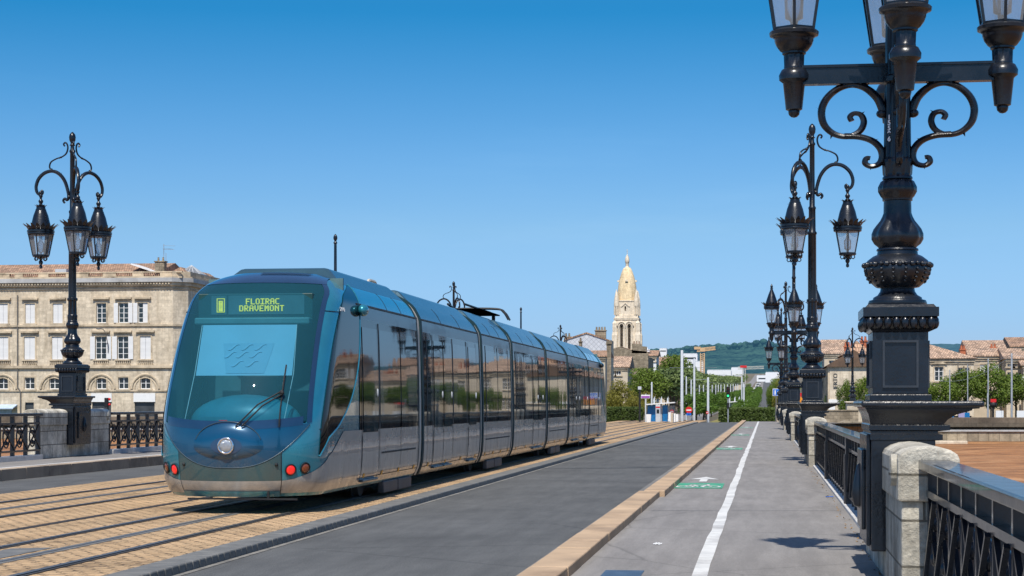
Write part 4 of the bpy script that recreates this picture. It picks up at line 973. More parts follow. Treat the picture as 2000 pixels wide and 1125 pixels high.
# ---- pantograph on the roof of the second section
m=MB(); py=20.6
m.box(-.62,.62,py-1.7,py+1.6,3.80,3.83)
for q in (-1.3,1.3):
    for e in (-.5,.5): m.box(e-.04,e+.04,py+q-.04,py+q+.04,3.58,3.80); pg=m.build('pantograph',M['black'],tram)
m=MB(); m.tube([(-.4,py+1.4,3.88),(-.2,py-1.5,3.95)],.03,6); m.tube([(.4,py+1.4,3.88),(.2,py-1.5,3.95)],.03,6); m.build('pantograph_arm',M['black'],pg)
m=MB()
for q in (1.55,1.85): m.tube(smooth_pts([(-.85,py+q,3.70),(-.72,py+q,3.90),(-.5,py+q,3.99),(.5,py+q,3.99),(.72,py+q,3.90),(.85,py+q,3.70)]),.025,6)
m.build('pantograph_bow',M['black'],pg)
m=MB(); m.tube(smooth_pts([(.3,7.6,3.60),(.3,7.8,3.76),(.3,8.1,3.78),(.3,8.4,3.76),(.3,8.6,3.60)]),.03,6); m.tube(smooth_pts([(.1,7.6,3.60),(.1,7.8,3.76),(.1,8.1,3.78),(.1,8.4,3.76),(.1,8.6,3.60)]),.03,6); m.build('roof_cable',M['cream'],tram)
# fleet number beside the camera pod
q=Matrix.Identity(3); n=Sn(.985,2.945); c=So(.985,2.945,.016)
tx=text_mesh('fleet_number','2216 N2',.085,M['white_e'],sec,c,(0,0,0)); up=Vector((0,0,1)); xx=up.cross(n).normalized(); yy=n.cross(xx); tx.rotation_euler=Matrix((xx,yy,n)).transposed().to_euler()
# ================================================================== BUILDINGS
def wall_front(mb, x0,x1,z0,z1, holes, depth=.28, y=0):
    xs=sorted(set([x0,x1]+[v for h in holes for v in h[:2]])); zs=sorted(set([z0,z1]+[v for h in holes for v in h[2:4]]))
    for a,b in zip(xs,xs[1:]):
        for c,d in zip(zs,zs[1:]):
            if any(h[0]<=(a+b)/2<=h[1] and h[2]<=(c+d)/2<=h[3] for h in holes): continue
            mb.poly((a,y,c),(b,y,c),(b,y,d),(a,y,d))
    for a,b,c,d in [h[:4] for h in holes]:
        mb.poly((a,y,c),(a,y,d),(a,y+depth,d),(a,y+depth,c)); mb.poly((b,y,d),(b,y,c),(b,y+depth,c),(b,y+depth,d))
        mb.poly((a,y,d),(b,y,d),(b,y+depth,d),(a,y+depth,d)); mb.poly((b,y,c),(a,y,c),(a,y+depth,c),(b,y+depth,c))
def window(root, xc, w, z0, z1, style='open', y=.2, bars=2, sur=True, tr=None):
    a,b=xc-w/2,xc+w/2; h=z1-z0
    fr=MB(); t=.07
    fr.box(a,a+t,y-.04,y+.04,z0,z1); fr.box(b-t,b,y-.04,y+.04,z0,z1); fr.box(a+t,b-t,y-.04,y+.04,z1-t,z1); fr.box(a+t,b-t,y-.04,y+.04,z0,z0+t*1.3); fr.box(xc-.045,xc+.045,y-.045,y+.045,z0+t*1.3,z1-t)
    for i in range(1,bars+1):
        zz=z0+h*i/(bars+1); fr.box(a+t,xc-.045,y-.03,y+.03,zz-.025,zz+.025); fr.box(xc+.045,b-t,y-.03,y+.03,zz-.025,zz+.025)
    f=fr.build('window',M['white'],root)
    m=MB(); m.poly((a,y+.02,z0),(b,y+.02,z0),(b,y+.02,z1),(a,y+.02,z1)); m.build('pane',M['glassw'],f)
    if style=='shut':
        for p,q in ((a+.01,xc-.012),(xc+.012,b-.01)):
            m=MB(); m.box(p,q,y-.16,y-.10,z0+.02,z1-.02); m.build('shutter',M['shutter'],f)
    elif style in('open2','left','right'):
        for sd in (-1,1):
            if style=='left' and sd>0 or style=='right' and sd<0: continue
            p,q=(a-w*.46,a-.03) if sd<0 else (b+.03,b+w*.46); m=MB(); m.box(p,q,-.10,-.05,z0+.02,z1-.02); m.build('shutter',M['shutter'],f)
        if style!='open2':
            p,q=(xc,b-.01) if style=='left' else (a+.01,xc); m=MB(); m.box(p,q,y-.16,y-.10,z0+.02,z1-.02); m.build('shutter',M['shutter'],f)
    if sur:
        tr=tr or M['trim']
        m=MB(); e=.16
        m.box(a-e,a,-.05,.02,z0,z1+e); m.box(b,b+e,-.05,.02,z0,z1+e); m.box(a,b,-.05,.02,z1,z1+e); m.box(a-e-.08,b+e+.08,-.16,.02,z0-.16,z0); m.build('frame',tr,f)
    return f
def gable_roof(x0,x1,y0,y1,z,h,ov=.35):
    m=MB(); ym=(y0+y1)/2
    m.poly((x0-ov,y0-ov,z),(x1+ov,y0-ov,z),(x1+ov,ym,z+h),(x0-ov,ym,z+h)); m.poly((x1+ov,y1+ov,z),(x0-ov,y1+ov,z),(x0-ov,ym,z+h),(x1+ov,ym,z+h))
    m.poly((x0-ov,y0-ov,z-.12),(x0-ov,y0-ov,z),(x0-ov,ym,z+h),(x0-ov,y1+ov,z),(x0-ov,y1+ov,z-.12)); m.poly((x1+ov,y0-ov,z-.12),(x1+ov,y1+ov,z-.12),(x1+ov,y1+ov,z),(x1+ov,ym,z+h),(x1+ov,y0-ov,z)); m.poly((x0-ov,y0-ov,z-.12),(x1+ov,y0-ov,z-.12),(x1+ov,y0-ov,z),(x0-ov,y0-ov,z))
    return m
def hip_roof(x0,x1,y0,y1,z,h,ov=.4):
    a=[(x0-ov,y0-ov,z),(x1+ov,y0-ov,z),(x1+ov,y1+ov,z),(x0-ov,y1+ov,z)]; i=min(x1-x0,y1-y0)/2+ov; ym=(y0+y1)/2
    if x1-x0>y1-y0: r=[(x0-ov+i,ym,z+h),(x1+ov-i,ym,z+h)]; m=MB(); m.poly(a[0],a[1],r[1],r[0]); m.poly(a[2],a[3],r[0],r[1]); m.poly(a[1],a[2],r[1]); m.poly(a[3],a[0],r[0])
    else: xm=(x0+x1)/2; r=[(xm,y0-ov+i,z+h),(xm,y1+ov-i,z+h)]; m=MB(); m.poly(a[0],a[1],r[0]); m.poly(a[1],a[2],r[1],r[0]); m.poly(a[2],a[3],r[1]); m.poly(a[3],a[0],r[0],r[1])
    m.poly(*[(p[0],p[1],p[2]-.02) for p in a[::-1]]); return m
def chimney(root,x,y,z0,z1,w=.9,d=.6,mat='chim',pots=2):
    m=MB(); m.box(x-w/2,x+w/2,y-d/2,y+d/2,z0,z1); m.box(x-w/2-.08,x+w/2+.08,y-d/2-.08,y+d/2+.08,z1,z1+.12)
    for i in range(pots): m.lathe([(.13,0),(.10,.4),(.12,.42)],10,x-w/2+w*(i+.5)/pots,y,z1+.12)
    return m.build('chimney',M[mat],root)
def house(name,label,x0,x1,y0,y1,z0,z1,mat='facade2',wins=(),roof='hip',rh=2.2,rmat='tile2',chims=(),group=None,cat='house',cornice=True,trim='trim'):
    r=empty(name,((x0+x1)/2,y0,0),label,cat,group); cx=(x0+x1)/2; X0,X1=x0-cx,x1-cx; D=y1-y0
    holes=[(w[0]-w[1]/2,w[0]+w[1]/2,w[2],w[3]) for w in wins]
    m=MB(); wall_front(m,X0,X1,z0,z1,holes); m.poly((X1,0,z0),(X1,D,z0),(X1,D,z1),(X1,0,z1)); m.poly((X0,D,z0),(X0,0,z0),(X0,0,z1),(X0,D,z1)); m.poly((X1,D,z0),(X0,D,z0),(X0,D,z1),(X1,D,z1)); m.poly((X0,0,z1-.05),(X1,0,z1-.05),(X1,D,z1-.05),(X0,D,z1-.05))
    m.build('wall',M[mat],r)
    for w in wins: window(r,w[0],w[1],w[2],w[3],w[4] if len(w)>4 else 'open')
    if cornice and roof!='none': m=MB(); m.box(X0-.12,X1+.12,-.22,0.0,z1-.38,z1-.02); m.box(X0-.05,X1+.05,-.10,0.0,z1-.62,z1-.38); m.build('cornice',M[trim],r)
    if roof=='hip': hip_roof(X0,X1,0,D,z1,rh).build('roof',M[rmat],r)
    elif roof=='gable': gable_roof(X0,X1,0,D,z1,rh).build('roof',M[rmat],r)
    elif roof=='gablex':
        m=gable_roof(0,D,-X1,-X0,0,rh); m.v=[(-p[1],p[0],p[2]+z1) for p in m.v]; m.build('roof',M[rmat],r)
        m=MB(); m.poly((X0,0,z1-.03),(X1,0,z1-.03),((X0+X1)/2,0,z1+rh-.15)); m.build('gable',M[mat],r)
    elif roof=='flat': m=MB(); m.box(X0-.1,X1+.1,-.1,D+.1,z1,z1+.35); m.build('roof',M['lgrey'],r)
    for c in chims: chimney(r,*c)
    return r
# ---- the pale stone quay building on the left
YL=195.0
bx0,bx1=sx(-330,YL),sx(338,YL)
lb=empty('quay_building',(0,YL,0),'long pale stone building with white shutters and roof balustrade at the left edge','building')
Z=lambda v:sz(180,v,YL)
wins=[]
def wl(us,w,v0,v1,st):
    for u,s in zip(us,st): wins.append((sx(u,YL),w,Z(v0),Z(v1),s))
top=[6,59,113,152,198,241,281]; 
left=[-260,-207,-154,-100,-47]
wl(left+[6,59,113,198,241,279],1.12,631,592,['shut','shut','open2','shut','shut','shut','shut','shut','open','open2','left'])
wl(left+[6,58,112,197,240,284],1.25,702,657,['open2','shut','shut','shut','open2','shut','shut','shut','open2','open2','shut'])
wl([-260,-207,-154,-100,-47,6,58,106,198,241,284],1.15,760,737,['open']*11)
g0=[(sx(a,YL),sx(b,YL),-.2,Z(785)) for a,b in ((180,217),(263,302),(-60,-10),(-180,-120))]
door=[(sx(49,YL),sx(66,YL),-.2,Z(786)),(sx(0,YL)-.1,sx(23,YL),-.2,Z(796))]
m=MB(); wall_front(m,bx0,bx1,-.8,Z(547),[(w[0]-w[1]/2,w[0]+w[1]/2,w[2],w[3]) for w in wins]+g0+door,.32)
D=17
m.poly((bx1,0,-.8),(bx1+1.3,1.3,-.8),(bx1+1.3,1.3,Z(547)),(bx1,0,Z(547))); m.poly((bx1+1.3,1.3,-.8),(bx1+1.3,D,-.8),(bx1+1.3,D,Z(547)),(bx1+1.3,1.3,Z(547))); m.poly((bx0,D,-.8),(bx0,0,-.8),(bx0,0,Z(547)),(bx0,D,Z(547))); m.poly((bx1+1.3,D,-.8),(bx0,D,-.8),(bx0,D,Z(547)),(bx1+1.3,D,Z(547)))
m.build('wall',M['facade'],lb)
for w in wins: window(lb,*w[:4],style=w[4],y=.22,bars=3 if w[3]-w[2]>1.6 else 1)
def course(v0,v1,out,mat='trim',nm='string_course'):
    m=MB(); z0,z1=Z(v1),Z(v0); m.box(bx0-.1,bx1+.05,-out,-.002,z0,z1); m.prism([(bx1+.05,-out,z0),(bx1+1.3+out,1.3,z0),(bx1+1.3+out,D,z0),(bx1+1.302,D,z0),(bx1+1.302,1.3,z0),(bx1+.05,-.002,z0)],(0,0,z1-z0)); return m.build(nm,M[mat],lb)
course(634,637.5,.16); course(714,719,.24); course(762,764.5,.12); course(552,559,.35); course(544,552,.60,'trimgrey','cornice'); course(563,566,.10); course(541,544,.48)
m=MB(); n=int((bx1-bx0)/.34)
pp=[]
for i in range(n):
    x=bx0+.34*i; pp+=[(x,-.35,Z(556.5)),(x+.17,-.35,Z(556.5)),(x+.17,-.35,Z(553)),(x+.34,-.35,Z(553))]
m.prism([(bx0,-.35,Z(552)),]+pp+[(bx0+.34*n,-.35,Z(552))],(0,-.15,0))
m.build('dentils',M['trim'],lb)
for w in wins:
    if w[3]-w[2]>2.2 or True:
        if Z(720)<w[2]: 
            m=MB(); a=w[0]-w[1]*.85;b_=w[0]+w[1]*.85; m.box(a,b_,-.30,-.0,w[3]+.42,w[3]+.62); m.box(a+.1,b_-.1,-.16,0,w[3]+.30,w[3]+.42); m.build('window_hood',M['trim'],lb)
for w in wins:
    if abs(w[2]-Z(702))<.05:      # little balustrades under the first floor windows
        m=MB(); a,b_=w[0]-w[1]*.72,w[0]+w[1]*.72; m.box(a,b_,-.2,-.02,Z(704.5),Z(702.8)); m.box(a,b_,-.2,-.02,Z(714),Z(712.5))
        for i in range(8): m.lathe([(.045,0),(.075,.14),(.04,.34),(.06,.44)],8,a+.12+(b_-a-.24)*i/7,-.11,Z(712.5),cap=False)
        m.build('balustrade',M['trim'],lb)
    if abs(w[2]-Z(760))<.05 and round((w[0]-bx0)/3)%1==0:
        pass
for u in (6,106,198,284,362,-100,-207):           # arches around the mezzanine windows
    m=MB(); c=sx(u,YL); pts=[(c+1.55*math.cos(t),-.03,Z(762)+.15+1.55*math.sin(t)) for t in [PI*i/16 for i in range(17)]]; m.tube(pts,.13,6); pts=[(c+1.2*math.cos(t),-.02,Z(762)+.15+1.2*math.sin(t)) for t in [PI*i/16 for i in range(17)]]; m.tube(pts,.06,5); m.build('arch_moulding',M['trim'],lb)
for a,b_,c,d in g0:
    m=MB(); m.box(a,b_,.18,.24,c,d); f=m.build('shop_front',M['shop'],lb); m=MB(); m.box(a-.1,b_+.1,-.12,-.01,d,d+.95); m.build('shop_sign',M['white'],f)
for a,b_,c,d in door: m=MB(); m.box(a,b_,.2,.26,c,d); m.build('door',M['shop'],lb)
m=MB(); m.prism([(sx(-40,YL),0,Z(790)),(sx(-40,YL),-1.3,Z(797)),(sx(-40,YL),-1.3,Z(799)),(sx(-40,YL),0,Z(793))],(sx(34,YL)-sx(-40,YL),0,0)); m.build('awning',M['awn'],lb)
m=MB(); m.box(sx(-2,YL),sx(23,YL),-.10,-.02,-.3,Z(798)); m.build('shop_shutter',M['awn'],lb)
m=MB(); c=sx(35,YL); m.tube([(c,-.12,Z(575)),(c,-.12,Z(755)),(c+.35,-.12,Z(765)),(c+.35,-.12,-.6)],.07,6); m.build('drainpipe',M['pipe'],lb)
# balustrade parapet and roof
m=MB(); y0=.15
m.box(bx0,bx1+1,y0-.12,y0+.22,Z(533.5),Z(531)); m.box(bx0,bx1+1,y0-.12,y0+.22,Z(544),Z(541.3))
us=[-330,-300,-260,-220,-180,-140,-100,-60,-20,18,28,44,74,94,128,172,200,226,258,280,312,338]
for a,b_ in zip(us[0::2],us[1::2]): m.box(sx(a,YL),sx(b_,YL),y0-.08,y0+.18,Z(541.3),Z(533.5))
m.build('parapet',M['trim'],lb)
m=MB(); x=bx0
while x<bx1: m.lathe([(.05,0),(.09,.12),(.04,.30),(.06,.43)],6,x,y0+.05,Z(541.3),cap=False); x+=.24
m.build('balustrade',M['chim'] if False else M['tile'],lb)
m=MB(); m.prism([(bx1,-.25,Z(543)),(bx1+1.55,1.3,Z(543)),(bx1+1.55,D,Z(543)),(bx1+1.3,D,Z(543)),(bx1+1.3,1.45,Z(543)),(bx1,.1,Z(543))],(0,0,Z(531)-Z(543))); m.build('parapet',M['trim'],lb)
m=gable_roof(bx0,sx(290,YL),1.0,D,Z(538),Z(503)-Z(538),.1); m.build('roof',M['tile'],lb)
m=hip_roof(sx(300,YL),bx1+.9,3,D,Z(540),1.3,.1); m.build('roof',M['tile'],lb)
chimney(lb,sx(291,YL),4,Z(536),Z(508),1.1,.9,'rubble',2)
m=MB(); m.prism([(sx(238,YL),3,Z(511)),(sx(292,YL),3,Z(529)),(sx(288,YL),3,Z(531)),(sx(236,YL),3,Z(513))],(0,3,0)); m.build('roof_light',M['white'],lb)
m=MB(); c=sx(341,YL); hw=sx(364,YL)-c; ap=(c,6,Z(512)); cs=[(c-hw,6-hw,Z(531)),(c+hw,6-hw,Z(531)),(c+hw,6+hw,Z(531)),(c-hw,6+hw,Z(531))]
for i in range(4):
    for t in (0,.25,.5,.75): p=Vector(cs[i]).lerp(Vector(cs[(i+1)%4]),t); m.bar(p,ap,.06,.06)
    m.bar(cs[i],cs[(i+1)%4],.1,.1)
sk=m.build('skylight',M['lgrey'],lb); m=MB(); [m.poly(cs[i],cs[(i+1)%4],ap) for i in range(4)]; m.build('pane',M['lglass'],sk)
m=MB(); m.box(sx(94,YL),sx(116,YL),2.0,3.5,Z(530),Z(522)); m.build('roof_hatch',M['lgrey'],lb)
m=MB(); c=sx(297,YL); m.tube([(c,4,Z(510)),(c,4,Z(472))],.035,5); m.bar((c-.1,4,Z(475)),(c+1.3,4,Z(476)),.03,.03); m.bar((c-.1,4,Z(482)),(c+1.2,4,Z(483)),.03,.03)
for i in range(7): m.bar((c+.15*i,3.6,Z(482)),(c+.15*i,4.4,Z(482)),.02,.02)
m.tube([(c+.25,4,Z(510)),(c+.25,4,Z(490))],.03,5); m.build('aerial',M['galv'],lb)
m=MB(); c=sx(212,YL); m.tube(smooth_pts([(c,-.1,Z(690)),(c+.05,-.5,Z(668)),(c-.1,-1.0,Z(647)),(c-.5,-1.4,Z(643))]),.045,5); m.ball((c-.6,-1.45,Z(643)),(.3,.2,.1),10,6); m.build('wall_lamp',M['pipe'],lb)
# quay walls on the far bank
def quay(x0,x1,label):
    r=empty('quay_wall',((x0+x1)/2,BE,0),label,'wall'); cx=(x0+x1)/2
    m=MB(); m.box(x0-cx,x1-cx,.6,1.4,-.55,.46); m.build('parapet',M['quay'],r,bevel=.04)
    m=MB(); m.box(x0-cx,x1-cx,.0,.6,-.66,-.50); m.build('ledge',M['trimgrey'],r,bevel=.03)
    m=MB(); m.box(x0-cx,x1-cx,.12,1.3,-2.6,-.66); m.build('lower_wall',M['ledgest'],r)
quay(sx(1815,BE),230,'dark stone quay wall with a pale ledge above the brown river bank at the right')
quay(-260,-18.4,'dark stone quay wall behind the railings under the long building at the left')
# stone abutment of the bridge on the right
ab=empty('bridge_abutment',(0,152,0),'sandy stone bridgehead wall with plinth for the lone lamp','abutment')
m=MB(); x0,x1=sx(1609,150),sx(1679,150); m.box(x0,x1,0,1.2,-1.6,sz(1640,803,150)); m.box(x0-.1,x1+.1,-.06,1.26,sz(1640,803,150),sz(1640,800.5,150)); m.build('wall',M['rubble'],ab)
m=MB(); x0,x1=sx(1622,148),sx(1700,148); m.prism([(x0,-4,-2.4),(x1,-4,-2.4),(x1,-4,sz(1650,826,148)),(x0+1.2,-4,sz(1650,822,148)),(x0,-4,sz(1650,830,148))],(0,3.8,0)); m.build('wing_wall',M['ledgest'],ab)
m=MB(); m.box(sx(1790,146.2),sx(1889,146.2),-6.2,-5.05,-8.5,sz(1850,861,146.2)); m.build('retaining_wall',M['facade2'],ab,bevel=.05)
m=MB(); m.box(sx(1655,162)-.1,sx(1684,162),8.6,10.9,-1,sz(1665,787,162)); m.box(sx(1652,162)-.1,sx(1687,162),8.4,11.1,sz(1665,787,162),sz(1665,784,162)); m.build('plinth',M['facade'],ab,bevel=.05)
m=MB(); m.box(sx(1684,160),sx(1712,160),5,6.5,-1.5,sz(1690,799,160)); m.build('wall',M['rubble'],ab)
m=MB(); m.box(XR-.2,XR+1.1,-5,2,-.3,1.4); m.build('end_pier',M['facade'],ab,bevel=.06)

# ---- right bank houses
def Hw(u,Y,cx): return sx(u,Y)-cx
def wrow(us,Y,cx,w,v0,v1,st='open'): return [(Hw(u,Y,cx),w,sz(u,v0,Y),sz(u,v1,Y),st) for u in us]
Y1=205
x0,x1=sx(1700,Y1),sx(1902,Y1); cx=(x0+x1)/2
house('town_house','cream house with tiled hip roof and pedimented white window right of the big lamp pedestal',x0,x1,Y1,Y1+15,.2,sz(1850,700,Y1),'facade2',wrow([1731,1785,1834],Y1,cx,.95,744,716)+wrow([1731,1785,1834],Y1,cx,.95,800,768)+wrow([1876,1889],Y1,cx,.5,744,718),'hip',2.1,'tile2',[(Hw(1888,Y1,cx),4,sz(1850,700,Y1)-.3,sz(1888,682,Y1),.55,.5,'chim',2),(Hw(1822,Y1,cx),11,sz(1850,690,Y1),sz(1850,662,Y1),.9,.6,'render',3)])
m=MB(); r=bpy.data.objects['town_house']; c=Hw(1834,Y1,cx); zt=sz(1834,711,Y1); m.prism([(c-.85,-.2,zt),(c+.85,-.2,zt),(c,-.2,zt+.4)],(0,.2,0)); m.build('pediment',M['trim'],r)
m=MB(); m.tube([(Hw(1871,Y1,cx),-.1,sz(1871,701,Y1)),(Hw(1871,Y1,cx),-.1,.3)],.06,6); m.build('drainpipe',M['pipe'],r)
Y2=212
def simple(nm,label,u0,u1,Y,v,mat,roof,rh,rmat,wins=(),chims=(),dep=10):
    x0,x1=sx(u0,Y),sx(u1,Y); cx=(x0+x1)/2; W=[]
    for us,w,va,vb,st in wins: W+=wrow(us,Y,cx,w,va,vb,st)
    return house(nm,label,x0,x1,Y,Y+dep,gz(Y)-.3,sz((u0+u1)/2,v,Y),mat,W,roof,rh,rmat,[(Hw(u,Y,cx),d,sz(u,vb,Y),sz(u,va,Y),w,.6,mt,p) for u,va,vb,w,d,mt,p in chims])
simple('town_house','tan house with plain gable wall and brick chimney behind the trees at the right',1896,1966,Y2,694,'render','gable',1.9,'tile2',[([1920,1945],.7,735,712,'shut')],[(1946,679,696,.7,3,'chim',2),(1915,672,690,1.1,6,'rubble',3)],12)
simple('town_house','low house with two small attic windows, its eaves above the right hand trees',1966,1998,208,699,'facade2','gable',1.2,'tile2',[([1973,1987],.6,716,704,'open'),([1973,1990],.6,745,727,'open')],[],9)
simple('town_house','white house with dark gallery windows at the right edge of the photo',1977,2060,236,676,'whiteb','gable',1.3,'tile',[([1990,2012,2034],1.0,698,683,'open')],[],10)
simple('town_house','house with grey walls cut off by the right edge of the photo',1999,2110,206,712,'render','gable',1.6,'tile2',[([2010,2040,2070,2095],.9,755,735,'open2')],[(2050,690,706,.8,4,'chim',2)],12)
for k,(u0,u1,v,mt,rm) in enumerate(((2112,2230,664,'facade2','tile2'),(2232,2330,676,'render','tile'),(2332,2480,655,'facade','tile2'))):
    simple('town_house','quay house beyond the right edge of the photo, %s one along'%['first','second','third'][k],u0,u1,204,v,mt,'gable',1.2,rm,[([u0+20+i*26 for i in range(int((u1-u0-20)/26)+1) if u0+20+i*26<u1-8],.95,v+q+26,v+q,'open2') for q in (14,58)],[(u0+30,v-22,v-5,.9,4,'chim',2)],12)
simple('town_house','pale pilastered house with white window blind left of the big lamp pedestal',1650,1700,186,694,'facade2','hip',1.5,'tile',[([1684],.80,741,718,'shut')],[(1661,676,694,.9,4,'chim',3),(1692,664,690,.7,5,'chim',2)],9)
m=MB(); r=COL.objects[-1]
h=bpy.data.objects[[o.name for o in COL.objects if o.get('label','').startswith('pale pilastered')][0]]; cx=h.location.x
m=MB()
for u in (1652,1660,1674,1696): m.box(Hw(u,186,cx)-.12,Hw(u,186,cx)+.12,-.09,0,.2,sz(u,700,186))
m.build('pilaster',M['trim'],h)
simple('town_house','tan house with red brick chimney on the skyline behind the second lamp',1610,1652,250,690,'render','gable',2.0,'tile2',[([1625,1640],.8,725,704,'open')],[(1631,674,692,.6,4,'chim',1)],10)
# street front on the right of the avenue, seen end-on (faces -x)
st=empty('street_front',(sx(1603,190),190,0),'row house front receding along the avenue with vertical shop lettering, right of the second lamp','building')
x=0
m=MB(); xx=sx(1622,178)-st.location.x; m.box(xx,xx+4.5,-10,32,.0,sz(1622,713,178)); m.build('wall',M['facade2'],st)
m=gable_roof(-10,32,-xx-4.5,-xx,0,1.5,.3); m.v=[(-p[1],p[0],p[2]+sz(1622,713,178)) for p in m.v]; m.build('roof',M['tile'],st)
for yy in (-8,-4,0,5,10,15,20,26):
    m=MB(); m.box(xx-.06,xx,yy-.5,yy+.5,2.2,4.0); m.build('shutter',M['shutter'],st)
m=MB()
for yy in (-9.8,-6,-2,2.5,7.5): m.box(xx-.18,xx,yy-.12,yy+.12,0,sz(1622,716,178))
m.build('pilaster',M['trim'],st)
text_mesh('shop_letters','IERTO',.55,M['shop'],st,(xx+.55,-10.03,3.7),(PI/2,PI/2*-1,0),1,False,.02)
m=MB(); m.box(xx-.1,xx+4.5,-10.12,-10.0,1.6,1.95); m.box(xx-.1,xx+.5,-10.10,-10.0,-.2,1.6); m.build('shop_front',M['white'],st)

# ---- left behind the tram: house with slate gable, dark corner chimney, low sheds
g1=simple('gable_house','house with pale diamond slate gable and chimneys behind the tram end',1100,1192,228,664,'facade2','none',0,'tile',[],[(1169,645,667,1.35,3,'rubble',4),(1102,657,676,.8,4,'rubble',2)],5)
Yg=228; cx=g1.location.x; m=MB(); a=(Hw(1102,Yg,cx),-.02,sz(1102,665,Yg)); b_=(Hw(1146,Yg,cx),-.02,sz(1146,651,Yg)); c=(Hw(1190,Yg,cx),-.02,sz(1190,666,Yg)); d=(Hw(1190,Yg,cx),-.02,sz(1190,690,Yg)); e=(Hw(1102,Yg,cx),-.02,sz(1102,690,Yg))
sl,nt,bb=new_mat('diamond slates'); v=coords(nt,(1,1,1),'Object',(0,R(45),0)); ck=nt.nodes.new('ShaderNodeTexBrick'); sp=nt.nodes.new('ShaderNodeSeparateXYZ'); nt.links.new(v,sp.inputs[0]); cb=nt.nodes.new('ShaderNodeCombineXYZ'); nt.links.new(sp.outputs[0],cb.inputs[0]); nt.links.new(sp.outputs[2],cb.inputs[1]); nt.links.new(cb.outputs[0],ck.inputs['Vector'])
ck.offset=0; ck.inputs['Scale'].default_value=1; ck.inputs['Brick Width'].default_value=.42; ck.inputs['Row Height'].default_value=.42; ck.inputs['Mortar Size'].default_value=.025; ck.inputs['Color1'].default_value=(.60,.62,.66,1); ck.inputs['Color2'].default_value=(.52,.54,.59,1); ck.inputs['Mortar'].default_value=(.36,.37,.40,1); nt.links.new(ck.outputs['Color'],bb.inputs['Base Color']); bb.inputs['Roughness'].default_value=.7
m.prism([e,d,c,b_,a],(0,.4,0)); m.build('slate_gable',sl,g1)
m=MB()
for p,q in ((a,b_),(b_,c)): m.bar(Vector(p)+Vector((0,-.03,.06)),Vector(q)+Vector((0,-.03,.06)),.16,.16)
m.poly(a,b_,(b_[0],5,b_[2]),(a[0],5,a[2])); m.poly(b_,c,(c[0],5,c[2]),(b_[0],5,b_[2])); m.build('roof',M['tile'],g1)
simple('low_house','low tiled roof in front of the slate gable house',1128,1182,216,695,'render','gable',.75,'tile',[],[(1129,667,688,.35,3,'rubble',1),(1185,673,692,.5,3,'rubble',2)],8)
m=MB(); c=(sx(1190,206),206); rr=[]; m.box(-.22,.22,-.22,.22,-.3,sz(1190,672,206)); m.box(-.34,.34,-.34,.34,sz(1190,672,206),sz(1190,667,206)); m.build('stack',M['rubble'],None); o=COL.objects['stack']; o.name='chimney_stack'; o.location=(c[0],c[1],0); tag(o,'tall dark stone stack between the slate gable and the church','chimney')
simple('old_building','grim grey rubble building with sloping roof and chimney below the church tower',1187,1266,300,697,'rubble','none',0,'tile2',[],[],14)
h=COL.objects[[o.name for o in COL.objects if o.get('label','').startswith('grim')][0]]; cx=h.location.x; Yg=300
m=MB(); P=lambda u,v:(Hw(u,Yg,cx),-.03,sz(u,v,Yg)); m.prism([P(1187,700),P(1266,704),P(1266,688),P(1237,685),P(1212,677),P(1187,683)],(0,.6,0)); m.prism([P(1234,690),P(1252,690),P(1252,672),P(1234,671)],(0,1.4,0)); m.prism([P(1252,690),P(1263,690),P(1263,677),P(1252,676)],(0,1.0,0)); m.build('wall',M['rubble'],h)
m=MB()
for u in (1238,1243,1248): m.lathe([(.14,0),(.11,.45),(.13,.5)],8,Hw(u,Yg,cx),.7,sz(u,672,Yg))
m.prism([P(1212,676.3),P(1237,684),P(1266,687),P(1266,688.4),P(1237,685.6),P(1212,678)],(0,6,0)); m.build('roof',M['tile2'],h)
m=MB(); m.box(Hw(1204,Yg,cx),Hw(1214,Yg,cx),-1.2,-.04,1,sz(1210,704,Yg)); m.box(Hw(1214.3,Yg,cx),Hw(1221,Yg,cx),-1.0,-.04,1,sz(1210,702,Yg)); m.build('annex',M['render'],h)
simple('low_house','low tiled house beneath the rubble building by the tram end',1186,1226,262,716,'render','gable',1.6,'tile2',[([1196,1208],.7,733,722,'open')],[],9)
simple('low_house','slim house with dark tiled roof and white satellite dish left of the far trees',1258,1282,330,694,'whiteb','gable',1.0,'pipe' if False else 'tile',[([1265,1275],.8,706,698,'open')],[(1262,683,694,.9,3,'whiteb',1)],8)
simple('low_house','small house with orange roof above the clipped trees',1282,1330,350,716,'render','gable',1.9,'tile',[],[],8)
# ---- white blocks on the slope
def block(label,u0,u1,Y,v0,v1,wins=0,mat='whiteb'):
    x0,x1=sx(u0,Y),sx(u1,Y); r=empty('apartment_block',((x0+x1)/2,Y,0),label,'building','white blocks on the far slope'); w=(x1-x0)/2; z0,z1=sz(u0,v1,Y)-8,sz(u0,v0,Y)
    m=MB(); m.box(-w,w,0,14,z0,z1); m.build('wall',M[mat],r); m=MB(); m.box(-w+.2,w-.2,.2,13.8,z1,z1+.5); m.build('roof',M['lgrey'],r)
    if wins:
        for k in range(wins):
            m=MB(); z=z1-2.6-3.1*k; m.box(-w*.8,w*.8,-.12,0,z+.3,z+1.1); m.build('window_band',M['glassw'],r)
block('tall white apartment block left of the orange crane',1334,1362,900,692,745,3); block('white block just behind the crane mast',1356,1374,840,707,752,0); block('broad white hall with low slate roof right of the crane',1381,1428,880,724,752,0); block('square white block between the hall and the grey crane',1428,1452,900,719,750,0)
